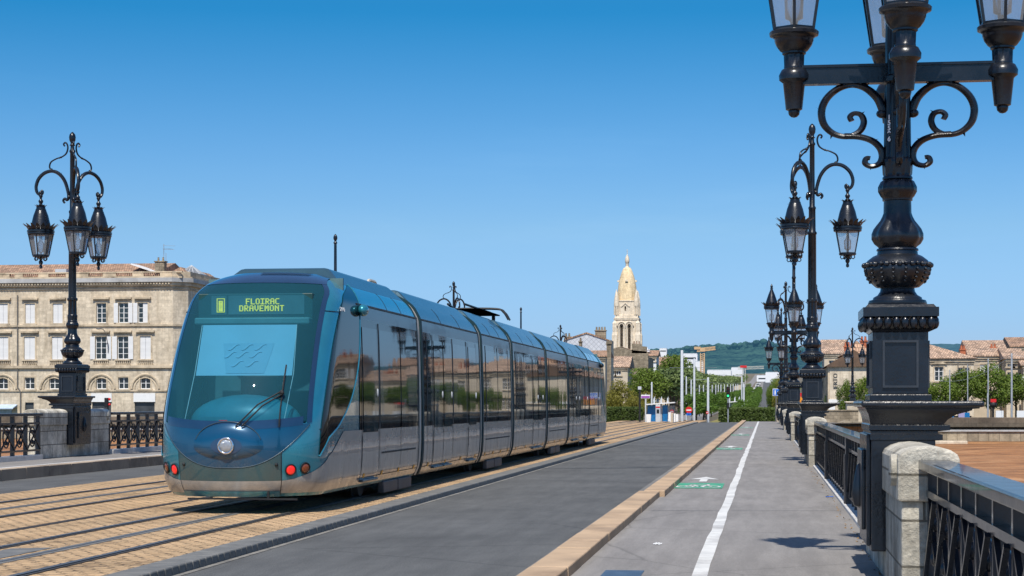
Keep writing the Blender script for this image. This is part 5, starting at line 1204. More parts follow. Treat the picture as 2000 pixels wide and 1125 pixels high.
block('pale house group on the right slope above the road',1478,1512,1300,734,752,1); block('grey hilltop block left of the tall mast',1288,1302,1500,681,692,1); block('cream gabled house below the white hall',1390,1420,800,734,752,0,'render'); block('brownish house right of the square white block',1430,1450,780,735,752,0,'render'); block('pale gabled house far right above the trees',1495,1530,1200,728,752,0)
# ---- church
CY=560.0
ch=empty('church_tower',(sx(1225,CY),CY,0),'white church bell tower with ochre domed spire and twin arched louvred openings','church tower')
cw=lambda u:sx(u,CY)-ch.location.x; cz=lambda v:sz(1225,v,CY)
hw=(cw(1251.6)-cw(1198))/2; zb=2
m=MB(); z1=cz(626)
holes=[(cw(a),cw(b_),cz(690),cz(637)) for a,b_ in ((1213,1218.5),(1228,1233.5))]
wall_front(m,-hw*.86,hw*.86,zb,z1,holes,1.2,-hw*.86); m.box(-hw*.86,hw*.86,-hw*.86+1.2,hw*.86,zb,z1)
m.build('shaft',M['church'],ch)
for h_ in holes:
    m=MB(); 
    for k in range(22):
        z=lerp(h_[2],h_[3],(k+.3)/22); m.poly((h_[0],-hw*.86+.3,z),(h_[1],-hw*.86+.3,z),(h_[1],-hw*.86+.75,z+.30),(h_[0],-hw*.86+.75,z+.30))
    m.poly((h_[0],-hw*.86+1.0,h_[2]),(h_[1],-hw*.86+1.0,h_[2]),(h_[1],-hw*.86+1.0,h_[3]),(h_[0],-hw*.86+1.0,h_[3])); m.build('louvre',M['quay'],ch)
    c=(h_[0]+h_[1])/2; m=MB(); r0=(h_[1]-h_[0])/2
    m.prism([(c+r0*math.cos(t),-hw*.86-.02,h_[3]+r0*math.sin(t)*1.2) for t in [PI*i/12 for i in range(13)]],(0,.02,0)); m.build('louvre',M['quay'],ch)
    m=MB()
    for rr_,o_,w_ in ((r0+.25,.15,.22),(r0+.75,.30,.26)): m.tube([(c+rr_*math.cos(t),-hw*.86-o_,h_[3]+rr_*math.sin(t)) for t in [PI*i/14 for i in range(15)]],w_,6)
    for s in (-1,1): m.lathe([(.3,0),(.22,.3),(.22,8.0),(.36,8.5),(.40,8.9)],10,c+s*(r0+.45),-hw*.86-.12,h_[3]-8.9)
    m.build('arch',M['church'],ch,smooth=40)
m=MB()
for i in (-1,1):
    for j in (-1,1):
        x,y=i*hw*.84,j*hw*.84; m.frus((hw*.20,hw*.20),zb,(hw*.20,hw*.20),cz(655),x,y); m.frus((hw*.20,hw*.20),cz(655),(hw*.14,hw*.14),cz(648),x,y); m.frus((hw*.15,hw*.15),cz(648),(hw*.15,hw*.15),cz(633),x,y); m.frus((hw*.17,hw*.17),cz(633),(hw*.05,hw*.05),cz(627),x,y)
m.build('buttress',M['church'],ch)
m=MB(); m.frus((hw*.9,hw*.9),cz(626),(hw*.93,hw*.93),cz(622)); m.frus((hw*.84,hw*.84),cz(622),(hw*.84,hw*.84),cz(617)); m.build('string_course',M['church'],ch)
m=MB(); wall_front(m,-hw*.72,hw*.72,cz(617),cz(589),[(cw(1221.3),cw(1224.3),cz(608),cz(599))],.8,-hw*.72); m.box(-hw*.72,hw*.72,-hw*.72+.8,hw*.72,cz(617),cz(589)); m.build('belfry_stage',M['church'],ch)
m=MB(); m.box(cw(1221.3),cw(1224.3),-hw*.72+.5,-hw*.72+.7,cz(608),cz(599)); m.build('window',M['quay'],ch)
m=MB(); c=cw(1222.8); m.bar((c-1.3,-hw*.73,cz(600)),(c,-hw*.73,cz(593)),.3,.3,(0,1,0)); m.bar((c+1.3,-hw*.73,cz(600)),(c,-hw*.73,cz(593)),.3,.3,(0,1,0)); m.frus((hw*.76,hw*.76),cz(589.5),(hw*.76,hw*.76),cz(587.6)); m.build('gable',M['church'],ch)
for i in (-1,1):
    for j in (-1,1):
        m=MB(); k=hw*.165; x,y=i*hw*.72,j*hw*.72
        for t in range(8): m.lathe([(.17,0),(.17,cz(599)-cz(616))],6,x+k*.95*math.cos(t*PI/4),y+k*.95*math.sin(t*PI/4),cz(616))
        m.lathe([(k*.55,0),(k*.55,cz(599)-cz(616))],10,x,y,cz(616)); m.lathe([(k*1.15,0),(k*1.2,.5),(k*1.15,1.0),(k*1.0,2.2),(k*.6,3.8),(k*.2,4.8),(0,5.2)],14,x,y,cz(599)); m.build('pinnacle',M['church'],ch,smooth=40)
m=MB(); prof=[]; zz=[(588,18.6),(578,18.9),(568,18.4),(558,17.3),(549,15.8),(540,13.4),(532,10.8),(526,8.2),(523,6.2)]
s_=CY/F*1.01
for v_,hwpx in zz: prof.append((hwpx*s_,cz(v_)))
m.lathe(prof,32); m.build('spire',M['dome'],ch,smooth=60)
m=MB(); m.lathe([(4.4*s_,cz(524)),(4.4*s_,cz(522)),(3.2*s_,cz(521)),(3.2*s_,cz(514)),(4.0*s_,cz(513)),(4.3*s_,cz(508)),(3.4*s_,cz(503)),(1.8*s_,cz(499)),(.4*s_,cz(497))],16); m.tube([(0,0,cz(497)),(0,0,cz(487))],.09,5); m.build('lantern_top',M['church'],ch,smooth=40)
m=MB()
for a in range(4):
    t=a*PI/2+PI/4*0; r_=16.2*s_; m.box(r_*math.cos(t)-.4,r_*math.cos(t)+.4,r_*math.sin(t)-.4,r_*math.sin(t)+.4,cz(551),cz(547.5))
m.build('dormer',M['church'],ch)
m=MB(); m.prism([(-.45,-16.3*s_-.2,cz(552)),(.45,-16.3*s_-.2,cz(552)),(0,-16.3*s_-.2,cz(548))],(0,2,0)); m.build('louvre',M['quay'],ch)
# ================================================================== VEGETATION
def leaf_mesh(name, seed, n, blobs, size, mat, shell=.65):
    rnd=random.Random(seed); m=MB(); tot=sum((b[3]*b[4]*b[5])**.67 for b in blobs)
    vs=[];fs=[]
    for b in blobs:
        k=int(n*(b[3]*b[4]*b[5])**.67/tot)
        for _ in range(k):
            while True:
                d=Vector((rnd.uniform(-1,1),rnd.uniform(-1,1),rnd.uniform(-1,1)))
                if .05<d.length<1: break
            d.normalize(); r=shell+(1.12-shell)*rnd.random()**.6
            c=Vector((b[0]+d.x*b[3]*r,b[1]+d.y*b[4]*r,b[2]+d.z*b[5]*r))
            nrm=(d+Vector((rnd.uniform(-.8,.8),rnd.uniform(-.8,.8),rnd.uniform(-.3,1.0)))).normalized()
            t=nrm.orthogonal().normalized(); t=(Matrix.Rotation(rnd.uniform(0,6.28),3,nrm)@t); u=nrm.cross(t)
            s=size*rnd.uniform(.6,1.35); i=len(vs)
            vs+=[c-t*s*.5,c+u*s*.28,c+t*s*.5,c-u*s*.28]; fs.append((i,i+1,i+2,i+3))
    m.add(vs,fs); return m.mesh(name,mat)
def blobs_round(seed,w,h,z0,n,fl=.42):
    """clumps spread over a crown of width w, height h starting at z0"""
    rnd=random.Random(seed); out=[(0,0,z0+h*.5,w*.30,w*.30,h*.34)]
    for i in range(n):
        a=rnd.uniform(0,6.28); e=rnd.uniform(-.75,1.0); rr=math.sqrt(max(0,1-e*e))
        r=w*.5*rr*rnd.uniform(.55,.85); s=w*rnd.uniform(.13,.24)
        out.append((r*math.cos(a),r*math.sin(a),z0+h*.5+e*h*.40*rnd.uniform(.8,1.05),s,s,s*rnd.uniform(.6,.9)))
    return out
def trunk_mesh(name,seed,h,r,spread,mat):
    rnd=random.Random(seed); m=MB(); top=Vector((rnd.uniform(-.2,.2),rnd.uniform(-.2,.2),h))
    m.tube([(0,0,-.3),(0,0,h*.35),tuple(top*.75+Vector((0,0,0))),tuple(top)],[r*1.25,r,r*.7,r*.4],8)
    for i in range(7):
        a=i*2.4+rnd.uniform(-.3,.3); z=h*rnd.uniform(.45,.85); l=spread*rnd.uniform(.5,.9)
        m.tube([(0,0,z),(l*.4*math.cos(a),l*.4*math.sin(a),z+l*.35),(l*math.cos(a+.2),l*math.sin(a+.2),z+l*.9)],[r*.45,r*.3,r*.1],6)
    return m.mesh(name,mat,40)
def make_tree(name,meshes,loc,s,rz,label,group,cat='tree'):
    r=empty(name,loc,label,cat,group,rz); r.scale=s if isinstance(s,tuple) else (s,s,s)
    for n_,me in meshes:
        o=bpy.data.objects.new(n_,me); COL.objects.link(o); o.parent=r
    return r
T={}
def proto(k,seed,w,h,z0,nb,nl,ls,mat,tr=.16):
    T[k]=[('crown',leaf_mesh('crown',seed,nl,blobs_round(seed,w,h,z0,nb),ls,M[mat])),('trunk',trunk_mesh('trunk',seed,z0+h*.55,tr,w*.4,M['bark']))]
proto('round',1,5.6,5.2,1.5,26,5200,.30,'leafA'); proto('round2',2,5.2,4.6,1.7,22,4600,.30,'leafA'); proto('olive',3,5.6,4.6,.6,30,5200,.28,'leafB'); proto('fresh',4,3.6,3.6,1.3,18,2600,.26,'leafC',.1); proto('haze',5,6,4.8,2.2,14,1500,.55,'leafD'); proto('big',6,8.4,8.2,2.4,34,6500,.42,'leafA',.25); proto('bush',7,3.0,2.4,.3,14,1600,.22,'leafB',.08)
rnd=random.Random(42)
def tree(k,u,Y,vtop,width_px,label,group,name='tree',zb=None):
    """tree standing at photo column u, distance Y, crown reaching height of row vtop"""
    zc=Y*math.cos(TH)-sx(u,Y)*math.sin(TH); z0=gz(Y) if zb is None else zb
    H=sz(u,vtop,Y)-z0; me=T[k][0][1]; hz=max(v.co.z for v in me.vertices); wx=max(v.co.x for v in me.vertices)*2
    w=width_px/F*zc/wx
    return make_tree(name,T[k],(sx(u,Y),Y,z0),(w,w,H/hz),rnd.uniform(0,6.28),label,group)
gR='street trees in front of the right hand houses'
for k,u,Y,vt,w,l in (('round',1845,176,732,84,'left'),('round2',1888,180,720,88,'second'),('round',1936,172,704,92,'third'),('round2',1985,178,728,84,'fourth'),('round',1800,185,735,70,'hidden')):
    tree(k,u,Y,vt,w,{'left':'low tree just right of the big lamp pedestal','second':'tree behind the tip of the lamp shelf','third':'tallest leafy tree of the right hand row, beside a grey mast','fourth':'tree cut by the right edge of the photo','hidden':'tree mostly hidden by the big lamp pedestal'}[l],gR)
for k,u,Y,vt,w,l in (('round',1652,176,738,44,'tree left of the lone small quay lamp'),('round2',1686,180,734,50,'tree right of the lone small quay lamp'),('round2',1630,186,757,36,'dark tree under the lone lamp beside the second lamp base')):
    tree(k,u,Y,vt,w,l,gR)
for i,u in enumerate((2045,2100,2160,2215,2275,2340,2410)): tree('round' if i%2 else 'round2',u,176+rnd.uniform(-3,3),722+rnd.uniform(-8,12),68,'street tree beyond the right edge of the photo',gR)
gL='trees and shrubs left of the tram stop'
tree('big',1263,236,716,92,'big rounded dark green tree above the hedge by the tram stop',gL)
tree('olive',1215,190,738,66,'olive green bushy tree right beside the tram end',gL); tree('olive',1240,186,772,52,'lower olive bush over the hedge near the black post',gL); tree('olive',1196,194,757,44,'dark olive bush partly behind the tram end',gL); tree('olive',1268,200,762,50,'yellowish bush behind the purple stop sign',gL)
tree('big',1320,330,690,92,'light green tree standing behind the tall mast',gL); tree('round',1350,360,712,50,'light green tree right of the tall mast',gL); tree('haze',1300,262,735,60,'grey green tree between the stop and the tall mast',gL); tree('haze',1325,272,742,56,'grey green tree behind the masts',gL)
# avenue rows
gA='clipped trees lining the left side of the avenue'
Y=240
i=0
while Y<1000:
    if Y<520 or i%2==0:
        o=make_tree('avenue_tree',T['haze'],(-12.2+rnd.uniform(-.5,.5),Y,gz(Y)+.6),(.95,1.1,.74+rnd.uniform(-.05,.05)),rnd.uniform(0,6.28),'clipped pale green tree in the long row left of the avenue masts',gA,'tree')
    Y+=9 if Y<520 else 13; i+=1
Y=176; i=0
gB='young green trees along the tram lane'
while Y<620:
    make_tree('avenue_tree',T['fresh'],(-5.4+rnd.uniform(-.3,.3)-(1.0 if Y<215 else 0),Y,gz(Y)-.4),(.82,1.0,.66),rnd.uniform(0,6.28),'young bright green tree in the row left of the traffic light',gB); Y+=9.5
Y=190
gC='young green trees in the median of the avenue'
while Y<700:
    make_tree('avenue_tree',T['fresh'],(-2.4+rnd.uniform(-.2,.2),Y,gz(Y)-.3),(.46,.9,.50),rnd.uniform(0,6.28),'young green tree in the row between the tram lane and the avenue road',gC); Y+=9
for u,Y,vt,w,l in ((1527,196,722,40,'dark tree at the avenue corner behind the farthest lamp'),(1512,214,741,30,'second tree along the right side of the avenue'),(1507,240,749,22,'third tree along the right side of the avenue'),(1503,290,755,16,'fourth tree along the right side of the avenue')): tree('olive' if Y<200 else 'round',u,Y,vt,w,l,'trees on the right side of the avenue')
for i in range(7): Y=380+60*i; make_tree('avenue_tree',T['haze'],(4.6,Y,gz(Y)),(.7,1,.7),rnd.uniform(0,6.28),'far pale tree on the right side of the avenue','far trees right of the avenue')
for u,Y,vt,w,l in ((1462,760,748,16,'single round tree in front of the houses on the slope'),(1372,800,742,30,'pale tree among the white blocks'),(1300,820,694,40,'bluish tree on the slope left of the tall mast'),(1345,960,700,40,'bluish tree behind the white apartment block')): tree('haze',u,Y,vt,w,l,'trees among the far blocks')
# hedges
def hedge(label,u0,u1,Y,vtop,vb,depth,n,seed,zb=None):
    x0,x1=sx(u0,Y),sx(u1,Y); z1=sz((u0+u1)/2,vtop,Y); z0=(sz((u0+u1)/2,vb,Y) if zb is None else zb)-.3; r=empty('hedge',((x0+x1)/2,Y,z0),label,'hedge'); w=(x1-x0)/2; h=z1-z0
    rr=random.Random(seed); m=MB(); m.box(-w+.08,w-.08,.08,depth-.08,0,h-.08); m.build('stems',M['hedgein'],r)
    m=MB(); vs=[];fs=[]
    for _ in range(n):
        f=rr.random()
        if f<.6: c=Vector((rr.uniform(-w,w),rr.uniform(-.06,.10),rr.uniform(0,h)))
        elif f<.85: c=Vector((rr.uniform(-w,w),rr.uniform(0,depth),h+rr.uniform(-.10,.10)))
        else: c=Vector((rr.choice((-w,w))+rr.uniform(-.08,.08),rr.uniform(0,depth),rr.uniform(0,h)))
        nrm=Vector((rr.uniform(-1,1),rr.uniform(-1.3,.3),rr.uniform(-.3,1.2))).normalized(); t=nrm.orthogonal().normalized(); t=Matrix.Rotation(rr.uniform(0,6.28),3,nrm)@t; u=nrm.cross(t); s=rr.uniform(.08,.2); i=len(vs)
        vs+=[c-t*s*.6,c+u*s*.4,c+t*s*.6,c-u*s*.4]; fs.append((i,i+1,i+2,i+3))
    m.add(vs,fs); m.build('leaves',M['hedge'],r); return r
hedge('clipped hedge between the tram end and the tram stop',1150,1253,168,797,826,1.6,5200,1,-.25)
hedge('dark clipped hedge across the end of the cycle path behind the traffic light',1405,1512,172,798,826,1.8,5200,2,-.3)
# grass strip
sheet('grass_strip',sx(1388,166),sx(1406,166),160,230,-.1+.02,pm('dry grass',(.22,.20,.05),.95,0,.3,1.5,dirt=(.30,.22,.10)))
# hills
def hills(label_kind,Y,prof,zb,mat,name='hills',dy=600):
    m=MB(); n=len(prof); vs=[]
    for u,v in prof: x=sx(u,Y); vs+= [(x,Y-dy,zb),(x,Y,sz(u,v,Y)),(x,Y+dy,zb)]
    fs=[]
    for i in range(n-1):
        a=3*i; fs+=[(a,a+3,a+4,a+1),(a+1,a+4,a+5,a+2)]
    m.add(vs,fs); return tag(m.build(name,mat,smooth=180),kind='structure')
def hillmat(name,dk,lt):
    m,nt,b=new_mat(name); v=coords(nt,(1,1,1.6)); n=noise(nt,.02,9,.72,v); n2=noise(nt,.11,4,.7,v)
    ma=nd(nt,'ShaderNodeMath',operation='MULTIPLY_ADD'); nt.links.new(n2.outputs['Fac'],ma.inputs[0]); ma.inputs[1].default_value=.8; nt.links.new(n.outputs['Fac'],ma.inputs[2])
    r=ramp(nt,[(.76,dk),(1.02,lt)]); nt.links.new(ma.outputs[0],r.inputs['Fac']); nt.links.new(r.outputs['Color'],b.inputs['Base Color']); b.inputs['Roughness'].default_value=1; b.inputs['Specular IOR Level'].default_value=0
    b.inputs['Emission Color'].default_value=(.035,.11,.19,1); b.inputs['Emission Strength'].default_value=.62; bump(nt,ma.outputs[0],1,8,b); return m  # blue emission imitates haze in front of the distant slopes
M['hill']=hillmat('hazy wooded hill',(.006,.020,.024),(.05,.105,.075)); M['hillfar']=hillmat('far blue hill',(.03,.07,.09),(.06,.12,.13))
rr=random.Random(5)
def bumpy(pts,amp,step=6):
    out=[]
    for (a,va),(b,vb) in zip(pts,pts[1:]):
        k=max(1,int(abs(b-a)/step))
        for i in range(k): t=i/k; out.append((a+(b-a)*t,va+(vb-va)*t+rr.uniform(-amp,amp)))
    out.append(pts[-1]); return out
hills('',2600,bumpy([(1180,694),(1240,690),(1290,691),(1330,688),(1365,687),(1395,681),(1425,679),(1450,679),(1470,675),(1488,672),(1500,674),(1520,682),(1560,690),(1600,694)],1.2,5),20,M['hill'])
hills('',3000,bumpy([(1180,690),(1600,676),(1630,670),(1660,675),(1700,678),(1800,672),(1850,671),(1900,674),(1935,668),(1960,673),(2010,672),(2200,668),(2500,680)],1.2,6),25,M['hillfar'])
# tree-line bumps standing on the ridge: one wooded mass
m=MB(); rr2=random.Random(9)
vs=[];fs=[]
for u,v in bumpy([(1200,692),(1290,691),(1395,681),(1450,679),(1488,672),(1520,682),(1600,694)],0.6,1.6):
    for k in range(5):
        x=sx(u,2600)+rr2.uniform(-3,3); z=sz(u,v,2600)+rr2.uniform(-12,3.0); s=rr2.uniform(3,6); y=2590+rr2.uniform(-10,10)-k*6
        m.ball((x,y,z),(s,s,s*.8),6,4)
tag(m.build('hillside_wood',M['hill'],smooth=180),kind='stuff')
# avenue surface
m=MB(); ys=[156,172]+[BE+a for a,_ in GP[2:7]]+[2000]
def strip_road(name,xa,xb,mat,dz,y0=0):
    yy=[y for y in ys if y>=y0]; m=MB(); m.grid(lambda a,b:(xa+(xb-xa)*a,yy[int(round(b*(len(yy)-1)))],gz(yy[int(round(b*(len(yy)-1)))])+dz),1,len(yy)-1); tag(m.build(name,mat),kind='structure')
strip_road('avenue_road',-1.2,2.6,M['asphalt'],.03); strip_road('avenue_lane',-4.6,-3.2,M['kerbdark'],.02); strip_road('pavement',2.6,6.5,M['path'],.08); strip_road('tram_lane',-11,-6.4,M['path'],.02); strip_road('median',-3.2,-1.2,M['path'],.05)
# ================================================================== STREET FURNITURE
def mast(label,u,Y,vt,wpx,mat='lgrey',name='tram_mast',group='slim grey overhead line masts',arms=0):
    zc=Y*math.cos(TH)-sx(u,Y)*math.sin(TH); r_=wpx/F*zc/2; z0=gz(Y)-.3; z1=sz(u,vt,Y); r=empty(name,(sx(u,Y),Y,z0),label,'mast',group); h=z1-z0
    m=MB(); m.lathe([(r_*1.15,0),(r_,.3),(r_*.85,h-.05),(r_*.6,h)],10); m.lathe([(r_*1.7,0),(r_*1.7,.06)],10); m.build('pole',M[mat],r,smooth=40)
    if arms:
        m=MB(); m.bar((0,0,h*arms),(3.2,0,h*arms+.05),.05,.05); m.bar((0,0,h*arms+.5),(2.2,0,h*arms+.05),.03,.03); m.build('bracket',M['galv'],r)
    return r
mast('tallest pale square mast at the tram stop',1332,162,684,6.2); mast('tall mast with dark collar right of the tallest one',1356,170,700,4.6); mast('pale mast with two red signs at the road end',1383,158,737,5.0); mast('short slim mast just right of the tallest one',1340.5,180,735,3.0); mast('short slim mast left of the collared mast',1350,186,742,3.0); mast('thin white pointed mast behind the purple sign',1273,165,746,3.6); mast('pale mast right of the traffic light',1449,196,736,3.4); mast('shorter pale mast beside the second shelter',1453,190,750,3.6)
for i,(u,Y) in enumerate(((1366,215),(1374,235),(1391,250),(1398,275),(1403,300),(1408,330),(1415,362),(1421,396),(1427,440),(1432,490),(1437,545),(1441,600))): mast('slim mast in the receding row left of the traffic light' if i<9 else 'far slim mast in the receding row',u,Y,sz and 752+ -i*.2,2.4-.07*i)
def wires(name,label,segs,r=.018):
    m=MB()
    for p,q,sag in segs:
        p=Vector(p);q=Vector(q); m.tube([p.lerp(q,t)-Vector((0,0,4*sag*t*(1-t))) for t in [i/10 for i in range(11)]],r,4)
    return tag(m.build(name,M['galv']),label,'wire')
P3=lambda u,v,Y:(sx(u,Y),Y,sz(u,v,Y))
wires('overhead_wire','thin span wires between the masts above the avenue',[(P3(1308,718,165),P3(1400,718,170),.02),(P3(1345,741,180),P3(1383,741,180),.02),(P3(1383,747,158),P3(1450,748,196),.05),(P3(1340,756,180),P3(1405,760,240),.1)],.022)
gM='grey masts in front of the right hand houses'
for u,Y,vt,w,l in ((1976,150.5,690,4.2,'grey mast at the right in front of the trees, reaching above the eaves'),(1930,166,700,3.0,'grey mast behind the tree right of the shelf tip'),(1929.5,152,768,4.0,'short grey post beside the red light'),(1890,170,712,2.4,'thin grey mast before the cream house'),(1855,168,722,2.2,'thinnest grey mast before the pedimented window')): mast(l,u,Y,vt,w,'galv','lamp_mast',gM)
wires('overhead_wire','sagging wires in front of the right hand houses',[(P3(1824,734,160),P3(1890,722,170),.25),(P3(1824,742,160),P3(1976,694,150.5),.8),(P3(1890,714,170),P3(1976,692,150.5),.3),(P3(1855,704,175),P3(1930,703,166),.3),(P3(1976,691,150.5),P3(2060,680,150),.4)],.016)
# tram stop shelters
def shelter(label,u0,u1,Y,vt,vb,z0,panels,scale=1,grp='glass and steel tram stop shelters'):
    x0,x1=sx(u0,Y),sx(u1,Y); r=empty('tram_shelter',((x0+x1)/2,Y,z0),label,'shelter',grp); w=(x1-x0)/2; h=sz((u0+u1)/2,vt,Y)-z0
    m=MB(); m.prism([(-w*.95,-.4,h*.72),(w*1.15,-.4,h*.80),(w*1.15,1.6,h*.80),(-w*.95,1.6,h*.72)],(0,0,.09)); m.build('canopy',M['white'],r)
    for i,t in enumerate((-.95,-.35,.15,.62,)):
        m=MB(); m.prism([(w*t-.06,.5,0),(w*t+.06,.5,0),(w*t+.06,.5,h*1.06),(w*t-.06,.5,h*.96)],(0,.12,0)); m.build('post',M['lgrey'],r)
    for a,b_,mt in panels: m=MB(); m.box(w*a,w*b_,.2,.28,.05,h*.72); p=m.build('panel',M[mt],r); 
    m=MB(); m.box(-w*.9,w*1.1,1.3,1.34,.1,h*.7); m.build('glass_screen',M['lglass'],r); m=MB(); m.box(-w*.2,w*.7,.9,1.2,.42,.47); m.build('bench',M['galv'],r)
    return r
shelter('tram shelter with two blue poster panels and slanted white posts beside the hedge',1259,1314,160,777,824,-.2,[(-.80,-.22,'bluep'),(-.15,.20,'lgrey'),(.26,.62,'bluep')])
shelter('farther tram shelter with a blue panel right of the traffic light',1424,1458,200,776,806,.2,[(-.1,.5,'bluep')])
r=empty('ticket_machine',(sx(1285,157),157,-.2),'grey ticket machine with red strip between the blue panels','ticket machine'); m=MB(); m.box(-.2,.2,0,.35,0,1.65); m.build('cabinet',M['lgrey'],r,bevel=.03); m=MB(); m.box(-.18,.18,-.02,0,1.38,1.48); m.build('red_strip',M['redsign'],r); m=MB(); m.box(-.12,.12,-.015,0,.9,1.25); m.build('screen',M['glassw'],r)
r=empty('stop_sign',(sx(1261,156),156,-.2),'white and purple tram stop name sign on a post','sign'); h=sz(1261,771,156)+.2; m=MB(); m.box(-.05,.05,-.05,.05,0,h); m.build('post',M['lgrey'],r); m=MB(); m.box(-.38,.38,-.09,-.05,h-.30,h); b_=m.build('board',M['white'],r); m=MB(); m.box(-.36,.36,-.095,-.0905,h-.28,h-.10); m.build('band',M['purple'],b_); m=MB(); m.prism([(-.02,-.04,h),(.04,-.04,h),(.06,-.04,h+.15)],(0,.04,0)); m.build('tip',M['lgrey'],r)
r=empty('lamp_bollard',(sx(1249.5,158),158,-.2),'black square post with grey lamp head left of the purple sign','lamp post'); h=sz(1249,755,158)+.2; m=MB(); m.box(-.08,.08,-.08,.08,0,h-.25); m.build('post',M['black'],r,bevel=.01); m=MB(); m.box(-.15,.15,-.15,.15,h-.27,h); m.build('lamp_head',M['lgrey'],r,bevel=.02)
for i,(u,l) in enumerate(((1308,'first'),(1313,'second'),(1317,'third'),(1322,'last'))):
    m=MB(); m.box(-.12,.12,-.03,.03,0,1.0-.05*i); o=m.build('barrier_panel',M['white' if i!=1 else 'render'],loc=(sx(u,157),157,-.2)); tag(o,'%s of the pale upright barrier panels left of the tallest mast'%l,'barrier','pale barrier panels by the tram stop')
m=MB(); m.frus((.16,.16),0,(.2,.2),.85); o=m.build('litter_bin',M['white'],loc=(sx(1267,154),154,-.2)); tag(o,'white bin in front of the blue shelter panel','bin')
def disc_sign(label,u,Y,v,zb=-.2,two=False,r_=.3):
    z=sz(u,v,Y); r=empty('road_sign',(sx(u,Y),Y,zb),label,'sign','round no entry signs'); m=MB(); m.tube([(0,0,0),(0,0,z-zb+.2)],.03,6); m.build('post',M['galv'],r)
    m=MB(); m.lathe([(r_,0),(r_,.02)],24); m.v=[(p[0],-.05-p[2],p[1]+z-zb) for p in m.v]; d=m.build('disc',M['redsign'],r); m=MB(); m.box(-r_*.7,r_*.7,-.08,-.0705,z-zb-r_*.18,z-zb+r_*.18); m.build('bar',M['white'],d); return r
disc_sign('no entry sign above two small blue signs, behind the tallest mast',1345.5,164,801); disc_sign('small red sign on the pale mast at the road end',1381.5,157.3,806,r_=.12); disc_sign('second small no entry sign by the barrier panels',1312,166,804,r_=.2)
for u,l in ((1343.3,'left'),(1347.6,'right')):
    r=empty('road_sign',(sx(u,163.6),163.6,-.2),'small round blue sign, %s of the pair under the no entry sign'%l,'sign','blue discs under the no entry sign'); z=sz(u,809,163.6)+.2; m=MB(); m.tube([(0,0,0),(0,0,z)],.02,5); m.build('post',M['galv'],r); m=MB(); m.lathe([(.13,0),(.13,.02)],18); m.v=[(p[0],-.05-p[2],p[1]+z) for p in m.v]; m.build('disc',M['bluesign'],r)
# traffic lights
def traffic(label,u,Y,vt,zb,lit=True):
    r=empty('traffic_light',(sx(u,Y),Y,zb),label,'traffic light'); h=sz(u,vt,Y)-zb; m=MB(); m.tube([(0,0,0),(0,0,h-.6)],.055,8); m.build('post',M['galv'],r,smooth=40); m=MB(); m.box(-.15,.15,-.12,.12,h-1.0,h); hd=m.build('head',M['black'],r,bevel=.03)
    for i,(mt) in enumerate(('red','amber','green_e')):
        m=MB(); m.ball((0,-.12,h-.18-.31*i),(.10,.02,.10),14,6); m.build('lens',M['amber' if mt=='red' else mt] if lit else M['black'],hd,smooth=180); m=MB(); m.grid(lambda a,b:(.115*math.cos(PI*a),-.12-.16*b,h-.18-.31*i+.115*math.sin(PI*a)),10,1); m.build('hood',M['black'],hd)
    m=MB(); m.box(-.1,.1,-.1,.1,h-1.9,h-1.4); m.build('pedestrian_head',M['black'],r); return r
traffic('traffic light showing green before the dark hedge at the end of the road',1422,160,755,-.15)
# pedestrian sign
r=empty('pedestrian_sign',(sx(1516,143),143,.12),'square blue sign with white pedestrian and child on a brown post beside the railing end','sign'); z=sz(1516,768,143)-.05; m=MB(); m.tube([(.0,0,0),(.0,0,z+.2)],.04,8); m.build('post',M['chim'] if False else M['pipe'],r)
m=MB(); m.box(-.27,.27,-.06,-.045,z-.28,z+.28); b_=m.build('plate',M['white'],r,bevel=.01); m=MB(); m.box(-.235,.235,-.068,-.0605,z-.245,z+.245); m.build('blue_field',M['bluesign'],b_)
m=MB()
def man(cx,s):
    y=-.072; m.lathe([(.035*s,0),(.035*s,.004)],10); n=20
    m.v[-20:]=[(p[0]+cx,y-.004+p[2],p[1]+z-.19+.36*s) for p in m.v[-20:]]
    m.prism([(cx-.05*s,y,z-.19+.15*s),(cx+.05*s,y,z-.19+.15*s),(cx+.045*s,y,z-.19+.31*s),(cx-.045*s,y,z-.19+.31*s)],(0,-.004,0)); m.prism([(cx-.05*s,y,z-.19),(cx-.012*s,y,z-.19),(cx+.0,y,z-.19+.15*s),(cx-.05*s,y,z-.19+.15*s)],(0,-.004,0)); m.prism([(cx+.012*s,y,z-.19),(cx+.05*s,y,z-.19),(cx+.05*s,y,z-.19+.15*s),(cx+.0,y,z-.19+.15*s)],(0,-.004,0))
man(-.08,1.0); man(.10,.68); m.build('pictogram',M['white'],b_)
# orange hoarding seen between lamp 2 and lamp 3
r=empty('works_sign',(sx(1567,165),165,-.1),'orange and red works panel glimpsed between the second and third lamps','sign'); m=MB(); m.box(-.28,.28,-.03,.03,sz(1567,787,165),sz(1567,773,165)); m.build('panel',M['orange'],r); m=MB(); m.box(-.28,.28,-.035,.035,sz(1567,772.5,165),sz(1567,765,165)); m.build('panel_top',M['redsign'],r); m=MB(); m.tube([(0,.05,0),(0,.05,2.4)],.04,6); m.build('post',M['galv'],r)
